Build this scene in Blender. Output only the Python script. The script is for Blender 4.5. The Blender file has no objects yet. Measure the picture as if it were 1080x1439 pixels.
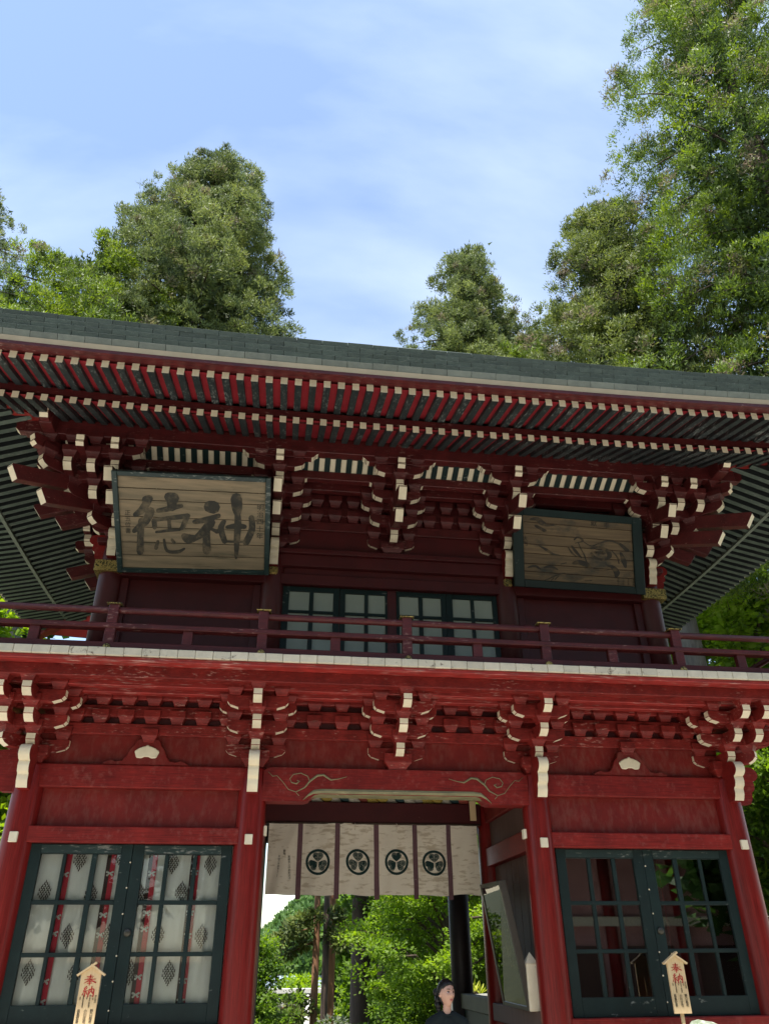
import bpy, bmesh, math, random
import numpy as np
from mathutils import Matrix, Vector

random.seed(7)
rng = np.random.default_rng(7)
SC = bpy.context.scene
COL = SC.collection

# ------------------------------------------------------------------ camera
IMW, IMH = 1080.0, 1439.0                     # the photograph's own pixels
F, PITCH, YAW, ROLL = 1072.6, 0.52845, 0.13829, -0.007526
CAM = np.array([-1.271, -8.35, 1.75])
_fw = np.array([math.sin(YAW) * math.cos(PITCH), math.cos(YAW) * math.cos(PITCH), math.sin(PITCH)])
_r = np.array([math.cos(YAW), -math.sin(YAW), 0.0])
_u = np.cross(_r, _fw)
RIGHT = _r * math.cos(ROLL) + _u * math.sin(ROLL)
UP = -_r * math.sin(ROLL) + _u * math.cos(ROLL)
cam = bpy.data.cameras.new('camera')
cam.sensor_fit = 'VERTICAL'
cam.sensor_height = 36.0
cam.lens = F / IMH * 36.0
cam.clip_end = 3000
camo = bpy.data.objects.new('camera', cam)
COL.objects.link(camo)
camo.matrix_world = Matrix(((RIGHT[0], UP[0], -_fw[0], CAM[0]), (RIGHT[1], UP[1], -_fw[1], CAM[1]),
                            (RIGHT[2], UP[2], -_fw[2], CAM[2]), (0, 0, 0, 1)))
SC.camera = camo

def P(u, v, X=None, Y=None, Z=None):
    """where the sight line through a pixel meets the plane the thing touches"""
    d = _fw + RIGHT * (u - IMW / 2) / F - UP * (v - IMH / 2) / F
    if X is not None: t = (X - CAM[0]) / d[0]
    elif Y is not None: t = (Y - CAM[1]) / d[1]
    else: t = (Z - CAM[2]) / d[2]
    return CAM + t * d

# ------------------------------------------------------------------ sky and sun
SUN_EL, SUN_AZ = math.radians(70), math.radians(-152)     # azimuth from +Y towards +X
sun_dir = Vector((math.sin(SUN_AZ) * math.cos(SUN_EL), math.cos(SUN_AZ) * math.cos(SUN_EL), math.sin(SUN_EL)))
w = bpy.data.worlds.new('World')
SC.world = w
w.use_nodes = True
nt = w.node_tree
nt.nodes.clear()
N = nt.nodes.new
out = N('ShaderNodeOutputWorld'); bg = N('ShaderNodeBackground'); sky = N('ShaderNodeTexSky')
sky.sky_type = 'NISHITA'; sky.sun_disc = False
sky.sun_elevation = SUN_EL; sky.sun_rotation = SUN_AZ
sky.altitude = 300; sky.air_density = 1.25; sky.dust_density = 0.5; sky.ozone_density = 1.2
tc = N('ShaderNodeTexCoord'); mp = N('ShaderNodeMapping'); n1 = N('ShaderNodeTexNoise'); n2 = N('ShaderNodeTexNoise')
mp.inputs['Scale'].default_value = (0.8, 2.6, 1.2)
mp.inputs['Rotation'].default_value = (0.3, 0.2, 0.6)
mp.inputs['Location'].default_value = (0.35, 0.10, 0.2)
nt.links.new(tc.outputs['Generated'], mp.inputs['Vector'])
for n, s, d in ((n1, 1.3, 3), (n2, 3.0, 7)):
    n.inputs['Scale'].default_value = s; n.inputs['Detail'].default_value = d; n.inputs['Roughness'].default_value = 0.5
    nt.links.new(mp.outputs['Vector'], n.inputs['Vector'])
mul = N('ShaderNodeMath'); mul.operation = 'MULTIPLY'
nt.links.new(n1.outputs['Fac'], mul.inputs[0]); nt.links.new(n2.outputs['Fac'], mul.inputs[1])
mr = N('ShaderNodeMapRange'); mr.inputs['From Min'].default_value = 0.20; mr.inputs['From Max'].default_value = 0.50
mr.inputs['To Min'].default_value = 0.03; mr.inputs['To Max'].default_value = 0.25
nt.links.new(mul.outputs[0], mr.inputs['Value'])
mx = N('ShaderNodeMix'); mx.data_type = 'RGBA'
mx.inputs['B'].default_value = (10.5, 10.9, 11.6, 1)
nt.links.new(mr.outputs['Result'], mx.inputs['Factor']); nt.links.new(sky.outputs['Color'], mx.inputs['A'])
nt.links.new(mx.outputs['Result'], bg.inputs['Color'])
bg.inputs['Strength'].default_value = 0.15
nt.links.new(bg.outputs[0], out.inputs['Surface'])
sl = bpy.data.lights.new('sun', 'SUN'); sl.energy = 5.0; sl.angle = math.radians(0.5); sl.color = (1.0, 0.955, 0.88)
so = bpy.data.objects.new('sun', sl); COL.objects.link(so)
so.rotation_euler = sun_dir.to_track_quat('Z', 'Y').to_euler()
so.location = (-30, 30, 60)
SC.view_settings.view_transform = 'Standard'
SC.view_settings.look = 'None'
SC.view_settings.exposure = 0.9
SC.view_settings.gamma = 1.0
SC.view_settings.use_curve_mapping = False
SC.cycles.max_bounces = 8
SC.cycles.diffuse_bounces = 5
SC.cycles.transparent_max_bounces = 16
SC.cycles.caustics_reflective = False
SC.cycles.caustics_refractive = False

# ------------------------------------------------------------------ materials
MATS = {}
def mat(name, col, col2=None, rough=0.6, scale=6.0, stretch=(1, 1, 1), wear=None, wear_lo=0.62, wear_hi=0.72,
        wear_scale=14.0, wear_stretch=None, bump=0.0, bump_scale=40.0, metal=0.0, spec=0.4, vary=0.1, coat=0.0, grain=None):
    m = bpy.data.materials.new(name); m.use_nodes = True
    t = m.node_tree; b = t.nodes['Principled BSDF']; Nn = t.nodes.new; L = t.links.new
    b.inputs['Roughness'].default_value = rough; b.inputs['Metallic'].default_value = metal
    b.inputs['Specular IOR Level'].default_value = spec
    if coat: b.inputs['Coat Weight'].default_value = coat
    geo = Nn('ShaderNodeNewGeometry')
    def noise(sc, st, det=5.0, off=0.0):
        mpn = Nn('ShaderNodeMapping'); mpn.inputs['Scale'].default_value = st
        mpn.inputs['Location'].default_value = (off, off * 1.7, off * 0.6)
        L(geo.outputs['Position'], mpn.inputs['Vector'])
        nn = Nn('ShaderNodeTexNoise'); nn.inputs['Scale'].default_value = sc; nn.inputs['Detail'].default_value = det
        nn.inputs['Roughness'].default_value = 0.62
        L(mpn.outputs[0], nn.inputs['Vector'])
        return nn
    c2 = col2 or tuple(x * 0.72 for x in col)
    na = noise(scale, stretch)
    ra = Nn('ShaderNodeMapRange'); ra.inputs['From Min'].default_value = 0.32; ra.inputs['From Max'].default_value = 0.68
    L(na.outputs['Fac'], ra.inputs['Value'])
    ma = Nn('ShaderNodeMix'); ma.data_type = 'RGBA'
    ma.inputs['A'].default_value = (*c2, 1); ma.inputs['B'].default_value = (*col, 1)
    L(ra.outputs[0], ma.inputs['Factor'])
    cur = ma.outputs['Result']
    if vary:
        oi = Nn('ShaderNodeObjectInfo'); rv = Nn('ShaderNodeMapRange')
        rv.inputs['To Min'].default_value = 1 - vary; rv.inputs['To Max'].default_value = 1 + vary
        L(oi.outputs['Random'], rv.inputs['Value'])
        hs = Nn('ShaderNodeHueSaturation'); L(rv.outputs[0], hs.inputs['Value']); L(cur, hs.inputs['Color'])
        cur = hs.outputs['Color']
    if grain:
        ng = noise(55, grain, 4.0, 1.3)
        rg = Nn('ShaderNodeMapRange'); rg.inputs['From Min'].default_value = 0.36; rg.inputs['From Max'].default_value = 0.60
        rg.inputs['To Min'].default_value = 0.62; rg.inputs['To Max'].default_value = 1.08
        L(ng.outputs['Fac'], rg.inputs['Value'])
        hg = Nn('ShaderNodeHueSaturation'); L(rg.outputs[0], hg.inputs['Value']); L(cur, hg.inputs['Color']); cur = hg.outputs['Color']
    if wear:
        nw = noise(wear_scale, wear_stretch or stretch, 8.0, 3.1)
        nb = noise(1.7, (1, 1, 1), 2.0, 9.0)
        add = Nn('ShaderNodeMath'); add.operation = 'MULTIPLY_ADD'; add.inputs[1].default_value = 0.35; 
        L(nb.outputs['Fac'], add.inputs[0]); L(nw.outputs['Fac'], add.inputs[2])
        rw = Nn('ShaderNodeMapRange'); rw.inputs['From Min'].default_value = wear_lo + 0.175; rw.inputs['From Max'].default_value = wear_hi + 0.175
        L(add.outputs[0], rw.inputs['Value'])
        mw = Nn('ShaderNodeMix'); mw.data_type = 'RGBA'; mw.inputs['B'].default_value = (*wear, 1)
        L(cur, mw.inputs['A']); L(rw.outputs[0], mw.inputs['Factor'])
        cur = mw.outputs['Result']
        rr = Nn('ShaderNodeMapRange'); rr.inputs['To Min'].default_value = rough; rr.inputs['To Max'].default_value = min(1, rough + 0.3)
        L(rw.outputs[0], rr.inputs['Value']); L(rr.outputs[0], b.inputs['Roughness'])
    L(cur, b.inputs['Base Color'])
    if bump:
        nbp = noise(bump_scale, stretch, 6.0, 5.0)
        bp = Nn('ShaderNodeBump'); bp.inputs['Strength'].default_value = bump; bp.inputs['Distance'].default_value = 0.01
        L(nbp.outputs['Fac'], bp.inputs['Height']); L(bp.outputs[0], b.inputs['Normal'])
    MATS[name] = m
    return m

PALE = (0.52, 0.30, 0.25)
mat('red', (0.235, 0.0175, 0.0140), (0.150, 0.0110, 0.0095), 0.45, 5, grain=(0.08, 1, 3), wear=(0.30, 0.11, 0.09), wear_lo=0.54, wear_hi=1.05, wear_scale=18, bump=0.12, spec=0.22)
mat('red_worn', (0.245, 0.0235, 0.0190), (0.135, 0.0125, 0.0105), 0.45, 6, grain=(0.3, 1, 3), wear=PALE, wear_lo=0.60, wear_hi=0.80, wear_scale=34, wear_stretch=(0.4, 1, 1.4), bump=0.2, spec=0.22)
mat('red_edge', (0.330, 0.026, 0.021), (0.205, 0.017, 0.014), 0.5, 6, grain=(0.08, 1, 3), wear=(0.62, 0.42, 0.36), wear_lo=0.56, wear_hi=0.84, wear_scale=40, wear_stretch=(0.16, 1, 1.5), bump=0.2)
mat('red_panel', (0.180, 0.0150, 0.0115), (0.112, 0.0090, 0.0078), 0.5, 3, wear=(0.20, 0.070, 0.055), wear_lo=0.46, wear_hi=0.95, wear_scale=16, wear_stretch=(1.2, 1, 0.5), bump=0.15, spec=0.22)
mat('red_pillar', (0.215, 0.0140, 0.0118), (0.142, 0.0094, 0.0084), 0.32, 3, grain=(3, 3, 0.08), stretch=(5, 5, 0.25), wear=PALE, wear_lo=0.74, wear_hi=0.8, wear_scale=30, bump=0.06, spec=0.22)
mat('red_dark', (0.070, 0.0066, 0.0072), (0.050, 0.0048, 0.0055), 0.5, 4, wear=PALE, wear_lo=0.74, wear_hi=0.84, wear_scale=26, bump=0.12)  # darker copy of the red, with upper-storey shade partly in the colour
mat('maroon_shaded', (0.098, 0.0120, 0.0118), (0.060, 0.0072, 0.0075), 0.5, 6, grain=(0.15, 1, 3), wear=(0.36, 0.22, 0.19), wear_lo=0.62, wear_hi=0.82, wear_scale=34, wear_stretch=(0.4, 1, 1.4), bump=0.2)  # the red again, darkened: shade of upper brackets, fascia and rails is painted in
mat('hall_wall', (0.50, 0.27, 0.255), (0.40, 0.20, 0.19), 0.7, 2)
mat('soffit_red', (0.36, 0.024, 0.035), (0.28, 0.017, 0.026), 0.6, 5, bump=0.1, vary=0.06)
mat('white', (0.74, 0.65, 0.48), (0.66, 0.575, 0.42), 0.6, 9, wear=(0.30, 0.25, 0.2), wear_lo=0.70, wear_hi=0.78, wear_scale=24, bump=0.12)
mat('plank_white', (0.64, 0.58, 0.45), (0.53, 0.485, 0.38), 0.7, 9, wear=(0.18, 0.14, 0.11), wear_lo=0.61, wear_hi=0.72, wear_scale=20, bump=0.2)
mat('cream', (0.40, 0.36, 0.29), (0.34, 0.31, 0.25), 0.7, 5, wear=(0.33, 0.28, 0.22), wear_lo=0.7, wear_hi=0.8, wear_scale=9, bump=0.1)
mat('green', (0.008, 0.021, 0.020), (0.005, 0.014, 0.014), 0.5, 6, wear=(0.16, 0.17, 0.15), wear_lo=0.66, wear_hi=0.74, wear_scale=20, wear_stretch=(0.5, 1, 1), bump=0.12, spec=0.25)
mat('green_worn', (0.014, 0.034, 0.032), (0.009, 0.022, 0.022), 0.45, 6, wear=(0.20, 0.21, 0.19), wear_lo=0.57, wear_hi=0.68, wear_scale=30, wear_stretch=(0.4, 1, 1.6), bump=0.2)
mat('rafter', (0.017, 0.024, 0.025), (0.010, 0.015, 0.017), 0.6, 8, wear=(0.17, 0.18, 0.17), wear_lo=0.56, wear_hi=0.68, wear_scale=26, wear_stretch=(2.2, 0.35, 2.2), bump=0.3)
mat('rafter_side', (0.085, 0.108, 0.088), (0.052, 0.070, 0.058), 0.6, 8, wear=(0.17, 0.18, 0.15), wear_lo=0.58, wear_hi=0.72, wear_scale=26, wear_stretch=(0.35, 2.2, 2.2), bump=0.3)
mat('rafter_pale', (0.16, 0.18, 0.145), (0.10, 0.12, 0.095), 0.7, 8, bump=0.2)
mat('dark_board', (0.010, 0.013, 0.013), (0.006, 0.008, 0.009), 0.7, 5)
mat('shingle', (0.082, 0.108, 0.092), (0.056, 0.076, 0.068), 0.75, 14, stretch=(1, 1, 2.5), wear=(0.19, 0.21, 0.19), wear_lo=0.62, wear_hi=0.75, wear_scale=30, bump=0.4, vary=0.16)
mat('shingle_pale', (0.20, 0.22, 0.19), (0.15, 0.17, 0.15), 0.75, 10, bump=0.3, vary=0.12)
mat('gold', (0.55, 0.40, 0.13), (0.30, 0.21, 0.06), 0.42, 26, metal=0.75, wear=(0.06, 0.06, 0.03), wear_lo=0.50, wear_hi=0.58, wear_scale=60, bump=0.6)
mat('olive_gilt', (0.26, 0.23, 0.12), (0.15, 0.14, 0.075), 0.45, 12, stretch=(0.5, 1, 3), wear=(0.45, 0.40, 0.26), wear_lo=0.6, wear_hi=0.75, wear_scale=18, metal=0.15, bump=0.2)
mat('ochre', (0.42, 0.33, 0.05), (0.32, 0.25, 0.04), 0.5, 4)
mat('paper', (0.30, 0.335, 0.29), (0.26, 0.30, 0.26), 0.55, 2, vary=0.04)
mat('old_wood', (0.265, 0.200, 0.125), (0.155, 0.128, 0.084), 0.7, 5, stretch=(0.35, 1, 6), wear=(0.060, 0.060, 0.042), wear_lo=0.56, wear_hi=0.80, wear_scale=4, bump=0.25, vary=0.12)
mat('old_wood_dark', (0.165, 0.115, 0.062), (0.085, 0.058, 0.033), 0.7, 5, stretch=(0.3, 1, 7), wear=(0.045, 0.045, 0.04), wear_lo=0.52, wear_hi=0.68, wear_scale=3.2, wear_stretch=(0.8, 1, 1.5), bump=0.3, vary=0.15)
mat('ink_faded', (0.026, 0.026, 0.023), (0.055, 0.050, 0.038), 0.8, 5, wear=(0.165, 0.132, 0.086), wear_lo=0.50, wear_hi=0.74, wear_scale=9)
mat('ink_old', (0.020, 0.019, 0.017), (0.045, 0.036, 0.025), 0.8, 6, wear=(0.095, 0.068, 0.040), wear_lo=0.52, wear_hi=0.66, wear_scale=10)
mat('ink', (0.03, 0.026, 0.022), None, 0.8, 20, vary=0)
mat('ink_red', (0.52, 0.025, 0.025), (0.42, 0.02, 0.02), 0.7, 12, vary=0)
mat('new_wood', (0.72, 0.53, 0.30), (0.64, 0.455, 0.245), 0.6, 6, stretch=(8, 8, 0.5), bump=0.08)
mat('noren', (0.84, 0.77, 0.645), (0.79, 0.71, 0.59), 0.8, 5, stretch=(0.6, 1, 2.2), wear=(0.60, 0.51, 0.385), wear_lo=0.53, wear_hi=0.62, wear_scale=13, wear_stretch=(0.55, 1, 2.0), bump=0.2, vary=0.03)
mat('purple', (0.17, 0.085, 0.10), (0.13, 0.065, 0.08), 0.8, 40, stretch=(1, 1, 1), vary=0.04)
mat('crest_green', (0.008, 0.036, 0.034), None, 0.8, 8, vary=0)
mat('crest_line', (0.42, 0.41, 0.34), None, 0.8, 8, vary=0)
mat('curtain', (0.80, 0.79, 0.74), (0.74, 0.73, 0.69), 0.7, 3, stretch=(1, 1, 0.4), vary=0)
mat('ribbon_red', (0.50, 0.025, 0.05), (0.42, 0.02, 0.04), 0.7, 8, vary=0)
mat('ribbon_brown', (0.055, 0.022, 0.022), None, 0.7, 8, vary=0)
mat('motif', (0.06, 0.03, 0.024), None, 0.8, 8, vary=0)
mat('stone', (0.34, 0.33, 0.30), (0.24, 0.235, 0.21), 0.85, 5, bump=0.4, wear=(0.16, 0.17, 0.13), wear_lo=0.6, wear_hi=0.75, wear_scale=7)
mat('mossy_stone', (0.30, 0.32, 0.26), (0.14, 0.18, 0.10), 0.95, 16, bump=0.8, wear=(0.48, 0.49, 0.42), wear_lo=0.55, wear_hi=0.66, wear_scale=24)
mat('gravel', (0.50, 0.47, 0.41), (0.38, 0.36, 0.31), 0.95, 3, bump=0.5, bump_scale=60, wear=(0.30, 0.28, 0.24), wear_lo=0.56, wear_hi=0.66, wear_scale=30, vary=0)
mat('forest_floor', (0.07, 0.075, 0.03), (0.045, 0.05, 0.022), 0.95, 0.8, bump=0.5, vary=0)
mat('torii_paint', (0.70, 0.68, 0.62), (0.62, 0.60, 0.55), 0.6, 3)
mat('bark', (0.115, 0.078, 0.056), (0.065, 0.046, 0.035), 0.9, 7, stretch=(2.2, 2.2, 0.25), bump=0.8, bump_scale=18)
mat('bark_red', (0.34, 0.17, 0.085), (0.20, 0.095, 0.05), 0.9, 6, stretch=(2.2, 2.2, 0.22), bump=0.8, bump_scale=18)
mat('grey_bark', (0.17, 0.155, 0.13), (0.09, 0.08, 0.07), 0.9, 6, stretch=(2, 2, 0.3), bump=0.8, bump_scale=18)
mat('skin', (0.56, 0.33, 0.245), (0.50, 0.28, 0.205), 0.5, 9, vary=0)
mat('lips', (0.46, 0.14, 0.13), None, 0.45, 9, vary=0)
mat('hair', (0.012, 0.010, 0.009), (0.006, 0.005, 0.005), 0.38, 60, stretch=(3, 3, 0.4), bump=0.5, vary=0)
mat('shirt', (0.0055, 0.0125, 0.0135), (0.004, 0.009, 0.010), 0.9, 14, bump=0.2, bump_scale=200, vary=0)
mat('trousers', (0.03, 0.03, 0.035), None, 0.8, 10, vary=0)
mat('eye_white', (0.75, 0.72, 0.68), None, 0.3, 9, vary=0)
mat('eye_dark', (0.015, 0.010, 0.008), None, 0.2, 9, vary=0)
mat('shaded_post', (0.022, 0.014, 0.014), (0.014, 0.010, 0.011), 0.5, 4)  # rear pillars and beam: their darkness in shade is put into the colour
mat('dusty_board', (0.12, 0.062, 0.048), (0.082, 0.042, 0.034), 0.7, 5, stretch=(5, 5, 0.3))
mat('picture', (0.20, 0.17, 0.075), (0.12, 0.105, 0.05), 0.25, 3, wear=(0.30, 0.26, 0.13), wear_lo=0.55, wear_hi=0.62, wear_scale=7, spec=0.6, vary=0)
mat('picture_frame', (0.055, 0.045, 0.035), None, 0.4, 5)
mat('iron', (0.09, 0.085, 0.07), None, 0.45, 20, metal=0.8)
mat('steel_blue', (0.30, 0.38, 0.44), None, 0.6, 4)
mat('wall_white', (0.62, 0.60, 0.55), None, 0.8, 2)
mat('olive_rail', (0.10, 0.095, 0.05), (0.07, 0.068, 0.036), 0.6, 5)
for nm, c in (('swirl_white', (0.62, 0.57, 0.46)), ('swirl_red', (0.42, 0.08, 0.05)), ('swirl_teal', (0.03, 0.08, 0.085)), ('swirl_yellow', (0.48, 0.35, 0.07))):
    mat(nm, c, None, 0.6, 12)

def glass_mat(gname, ior):
    m = bpy.data.materials.new(gname); m.use_nodes = True
    t = m.node_tree; t.nodes.clear()
    o = t.nodes.new('ShaderNodeOutputMaterial'); mixs = t.nodes.new('ShaderNodeMixShader')
    tr = t.nodes.new('ShaderNodeBsdfTransparent'); gl = t.nodes.new('ShaderNodeBsdfGlossy'); fr = t.nodes.new('ShaderNodeFresnel')
    tr.inputs['Color'].default_value = (0.95, 0.965, 0.955, 1); gl.inputs['Roughness'].default_value = 0.012
    fr.inputs['IOR'].default_value = ior
    g = t.nodes.new('ShaderNodeNewGeometry'); nn = t.nodes.new('ShaderNodeTexNoise'); nn.inputs['Scale'].default_value = 3.2
    bp = t.nodes.new('ShaderNodeBump'); bp.inputs['Strength'].default_value = 0.02; bp.inputs['Distance'].default_value = 0.004
    t.links.new(g.outputs['Position'], nn.inputs['Vector']); t.links.new(nn.outputs['Fac'], bp.inputs['Height'])
    t.links.new(bp.outputs[0], gl.inputs['Normal'])
    t.links.new(fr.outputs[0], mixs.inputs[0]); t.links.new(tr.outputs[0], mixs.inputs[1]); t.links.new(gl.outputs[0], mixs.inputs[2])
    t.links.new(mixs.outputs[0], o.inputs['Surface'])
    MATS[gname] = m
glass_mat('glass', 2.1)
glass_mat('clear_glass', 1.42)

def leaf_mat(name, cols, trans=0.4, rough=0.55, val=1.45):
    """cols: colours picked per leaf clump through the 'tint' attribute"""
    m = bpy.data.materials.new(name); m.use_nodes = True
    t = m.node_tree; b = t.nodes['Principled BSDF']; o = t.nodes['Material Output']
    a = t.nodes.new('ShaderNodeAttribute'); a.attribute_name = 'tint'
    cr = t.nodes.new('ShaderNodeValToRGB')
    e = cr.color_ramp.elements
    e[0].position = 0; e[0].color = (*cols[0], 1); e[1].position = 1; e[1].color = (*cols[-1], 1)
    for i, c in enumerate(cols[1:-1]):
        k = e.new((i + 1) / (len(cols) - 1)); k.color = (*c, 1)
    t.links.new(a.outputs['Fac'], cr.inputs['Fac'])
    b.inputs['Roughness'].default_value = rough; b.inputs['Specular IOR Level'].default_value = 0.25
    tl = t.nodes.new('ShaderNodeBsdfTranslucent'); ms = t.nodes.new('ShaderNodeMixShader'); ms.inputs[0].default_value = trans
    hs = t.nodes.new('ShaderNodeHueSaturation'); hs.inputs['Saturation'].default_value = 1.15; hs.inputs['Value'].default_value = val
    t.links.new(cr.outputs[0], b.inputs['Base Color']); t.links.new(cr.outputs[0], hs.inputs['Color']); t.links.new(hs.outputs[0], tl.inputs['Color'])
    t.links.new(b.outputs[0], ms.inputs[1]); t.links.new(tl.outputs[0], ms.inputs[2]); t.links.new(ms.outputs[0], o.inputs['Surface'])
    MATS[name] = m
leaf_mat('cedar_leaf', [(0.055, 0.076, 0.030), (0.110, 0.140, 0.046), (0.175, 0.210, 0.060), (0.250, 0.290, 0.074), (0.20, 0.16, 0.12)], 0.40, val=1.25)
leaf_mat('bright_cedar_leaf', [(0.040, 0.060, 0.026), (0.090, 0.130, 0.036), (0.170, 0.235, 0.044), (0.275, 0.360, 0.050), (0.20, 0.155, 0.12)], 0.40, val=1.25)
leaf_mat('grey_cedar_leaf', [(0.065, 0.090, 0.044), (0.125, 0.158, 0.064), (0.185, 0.222, 0.078), (0.250, 0.288, 0.090), (0.21, 0.175, 0.12)], 0.40, val=1.25)
leaf_mat('maple_leaf', [(0.080, 0.140, 0.028), (0.140, 0.225, 0.036), (0.215, 0.320, 0.045), (0.300, 0.410, 0.060)], 0.5)
leaf_mat('dark_leaf', [(0.040, 0.085, 0.024), (0.065, 0.130, 0.032), (0.100, 0.180, 0.040)], 0.45)
leaf_mat('grey_leaf', [(0.10, 0.12, 0.075), (0.16, 0.18, 0.12), (0.22, 0.24, 0.17)], 0.4)
leaf_mat('hill_leaf', [(0.065, 0.125, 0.040), (0.11, 0.19, 0.055), (0.17, 0.27, 0.07)], 0.35)
leaf_mat('agave_leaf', [(0.30, 0.36, 0.05), (0.42, 0.46, 0.07), (0.50, 0.50, 0.10)], 0.4)

# ------------------------------------------------------------------ mesh helpers
class MB:
    def __init__(s): s.v = []; s.f = []; s.m = []; s.smooth = []
    def face(s, idx, m=0, sm=False): s.f.append(tuple(idx)); s.m.append(m); s.smooth.append(sm)
    def box(s, x0, x1, y0, y1, z0, z1, m=0, front=None):
        b = len(s.v)
        s.v += [(x0, y0, z0), (x1, y0, z0), (x1, y1, z0), (x0, y1, z0), (x0, y0, z1), (x1, y0, z1), (x1, y1, z1), (x0, y1, z1)]
        for k, q in enumerate(((0, 3, 2, 1), (4, 5, 6, 7), (0, 1, 5, 4), (1, 2, 6, 5), (2, 3, 7, 6), (3, 0, 4, 7))):
            s.face([b + i for i in q], front if (front is not None and k == 2) else m)
        return s
    def hexa(s, pts, m=0):
        b = len(s.v); s.v += [tuple(p) for p in pts]
        for q in ((0, 3, 2, 1), (4, 5, 6, 7), (0, 1, 5, 4), (1, 2, 6, 5), (2, 3, 7, 6), (3, 0, 4, 7)): s.face([b + i for i in q], m)
        return s
    def prism(s, poly, axis, a, b, m=0, side_m=None):
        """poly in the plane of the other two axes ('x': (y,z), 'y': (x,z), 'z': (x,y)); side_m: material per edge"""
        n = len(poly); k = len(s.v)
        for t in (a, b):
            for p, q in poly:
                s.v.append({'x': (t, p, q), 'y': (p, t, q), 'z': (p, q, t)}[axis])
        s.face([k + i for i in range(n)], m); s.face([k + n + i for i in reversed(range(n))], m)
        for i in range(n):
            j = (i + 1) % n
            s.face([k + i, k + n + i, k + n + j, k + j], side_m[i] if side_m else m)
        return s
    def tube(s, pts, rad, n=8, m=0, sm=True, cap=True):
        pts = [Vector(p) for p in pts]; rads = rad if isinstance(rad, (list, tuple)) else [rad] * len(pts)
        k = len(s.v); prev = None
        for i, p in enumerate(pts):
            d = (pts[min(i + 1, len(pts) - 1)] - pts[max(i - 1, 0)]).normalized()
            if prev is None:
                a = d.orthogonal().normalized()
            else:
                a = (prev - d * prev.dot(d)).normalized()
            prev = a; bb = d.cross(a)
            for j in range(n):
                t = 2 * math.pi * j / n
                s.v.append(tuple(p + (a * math.cos(t) + bb * math.sin(t)) * rads[i]))
        for i in range(len(pts) - 1):
            for j in range(n):
                j2 = (j + 1) % n
                s.face([k + i * n + j, k + i * n + j2, k + (i + 1) * n + j2, k + (i + 1) * n + j], m, sm)
        if cap:
            s.face([k + j for j in reversed(range(n))], m); s.face([k + (len(pts) - 1) * n + j for j in range(n)], m)
        return s
    def lathe(s, prof, n=24, c=(0, 0, 0), m=0, sm=True):
        k = len(s.v)
        for r, z in prof:
            for j in range(n):
                t = 2 * math.pi * j / n
                s.v.append((c[0] + r * math.cos(t), c[1] + r * math.sin(t), c[2] + z))
        for i in range(len(prof) - 1):
            for j in range(n):
                j2 = (j + 1) % n
                s.face([k + i * n + j, k + i * n + j2, k + (i + 1) * n + j2, k + (i + 1) * n + j], m, sm)
        s.face([k + j for j in reversed(range(n))], m); s.face([k + (len(prof) - 1) * n + j for j in range(n)], m)
        return s
    def mesh(s, name, mats, bevel=0.0, recalc=True):
        me = bpy.data.meshes.new(name); me.from_pydata(s.v, [], s.f)
        for mm in mats: me.materials.append(MATS[mm])
        me.polygons.foreach_set('material_index', s.m); me.polygons.foreach_set('use_smooth', s.smooth)
        if recalc or bevel:
            bm = bmesh.new(); bm.from_mesh(me)
            if recalc: bmesh.ops.recalc_face_normals(bm, faces=bm.faces)
            if bevel:
                ed = [e for e in bm.edges if len(e.link_faces) == 2 and e.calc_face_angle(0) > 0.5]
                bmesh.ops.bevel(bm, geom=ed, offset=bevel, segments=1, affect='EDGES', clamp_overlap=True)
            bm.to_mesh(me); bm.free()
        me.update()
        return me

def part(name, me, parent=None, loc=(0, 0, 0), rz=0.0, rot=None, **props):
    o = bpy.data.objects.new(name, me); COL.objects.link(o)
    o.location = loc; o.rotation_euler = rot or (0, 0, rz)
    if name in ('bearing_block', 'bracket_arm', 'rafter'):     # hand-fitted joinery is never quite true
        o.location = (loc[0] + random.uniform(-.002, .002), loc[1] + random.uniform(-.002, .002), loc[2] + random.uniform(-.001, .001))
        if name != 'rafter': o.rotation_euler[2] += random.uniform(-.012, .012)
    if parent is not None: o.parent = parent
    for k, v in props.items(): o[k] = v
    return o
def thing(name, label, cat, loc=(0, 0, 0), rz=0.0, group=None, me=None):
    o = part(name, me, None, loc, rz); o['label'] = label; o['category'] = cat
    if group: o['group'] = group
    return o
def bx(name, parent, x0, x1, y0, y1, z0, z1, m='red', bevel=0.006, front=None):
    """one box as a part; its origin is the box centre"""
    cx, cy, cz = (x0 + x1) / 2, (y0 + y1) / 2, (z0 + z1) / 2
    mats = [m] + ([front] if front else [])
    me = MB().box(x0 - cx, x1 - cx, y0 - cy, y1 - cy, z0 - cz, z1 - cz, 0, 1 if front else None).mesh(name, mats, bevel)
    return part(name, me, parent, (cx, cy, cz))
def pmb(name, parent, mb, mats, bevel=0.0):
    return part(name, mb.mesh(name, mats, bevel), parent)
def text_mesh(body, size, mname, vertical=False, gap=1.08):
    cu = bpy.data.curves.new('lettering', 'FONT')
    cu.body = '\n'.join(body) if vertical else body
    cu.size = size; cu.align_x = 'CENTER'; cu.align_y = 'TOP'; cu.space_line = gap; cu.extrude = 0.0006; cu.resolution_u = 2
    ob = bpy.data.objects.new('lettering', cu); COL.objects.link(ob)
    dg = bpy.context.evaluated_depsgraph_get()
    me = bpy.data.meshes.new_from_object(ob.evaluated_get(dg)); 
    bpy.data.objects.remove(ob); bpy.data.curves.remove(cu)
    me.materials.clear(); me.materials.append(MATS[mname]); me.name = 'lettering'
    return me
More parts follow.
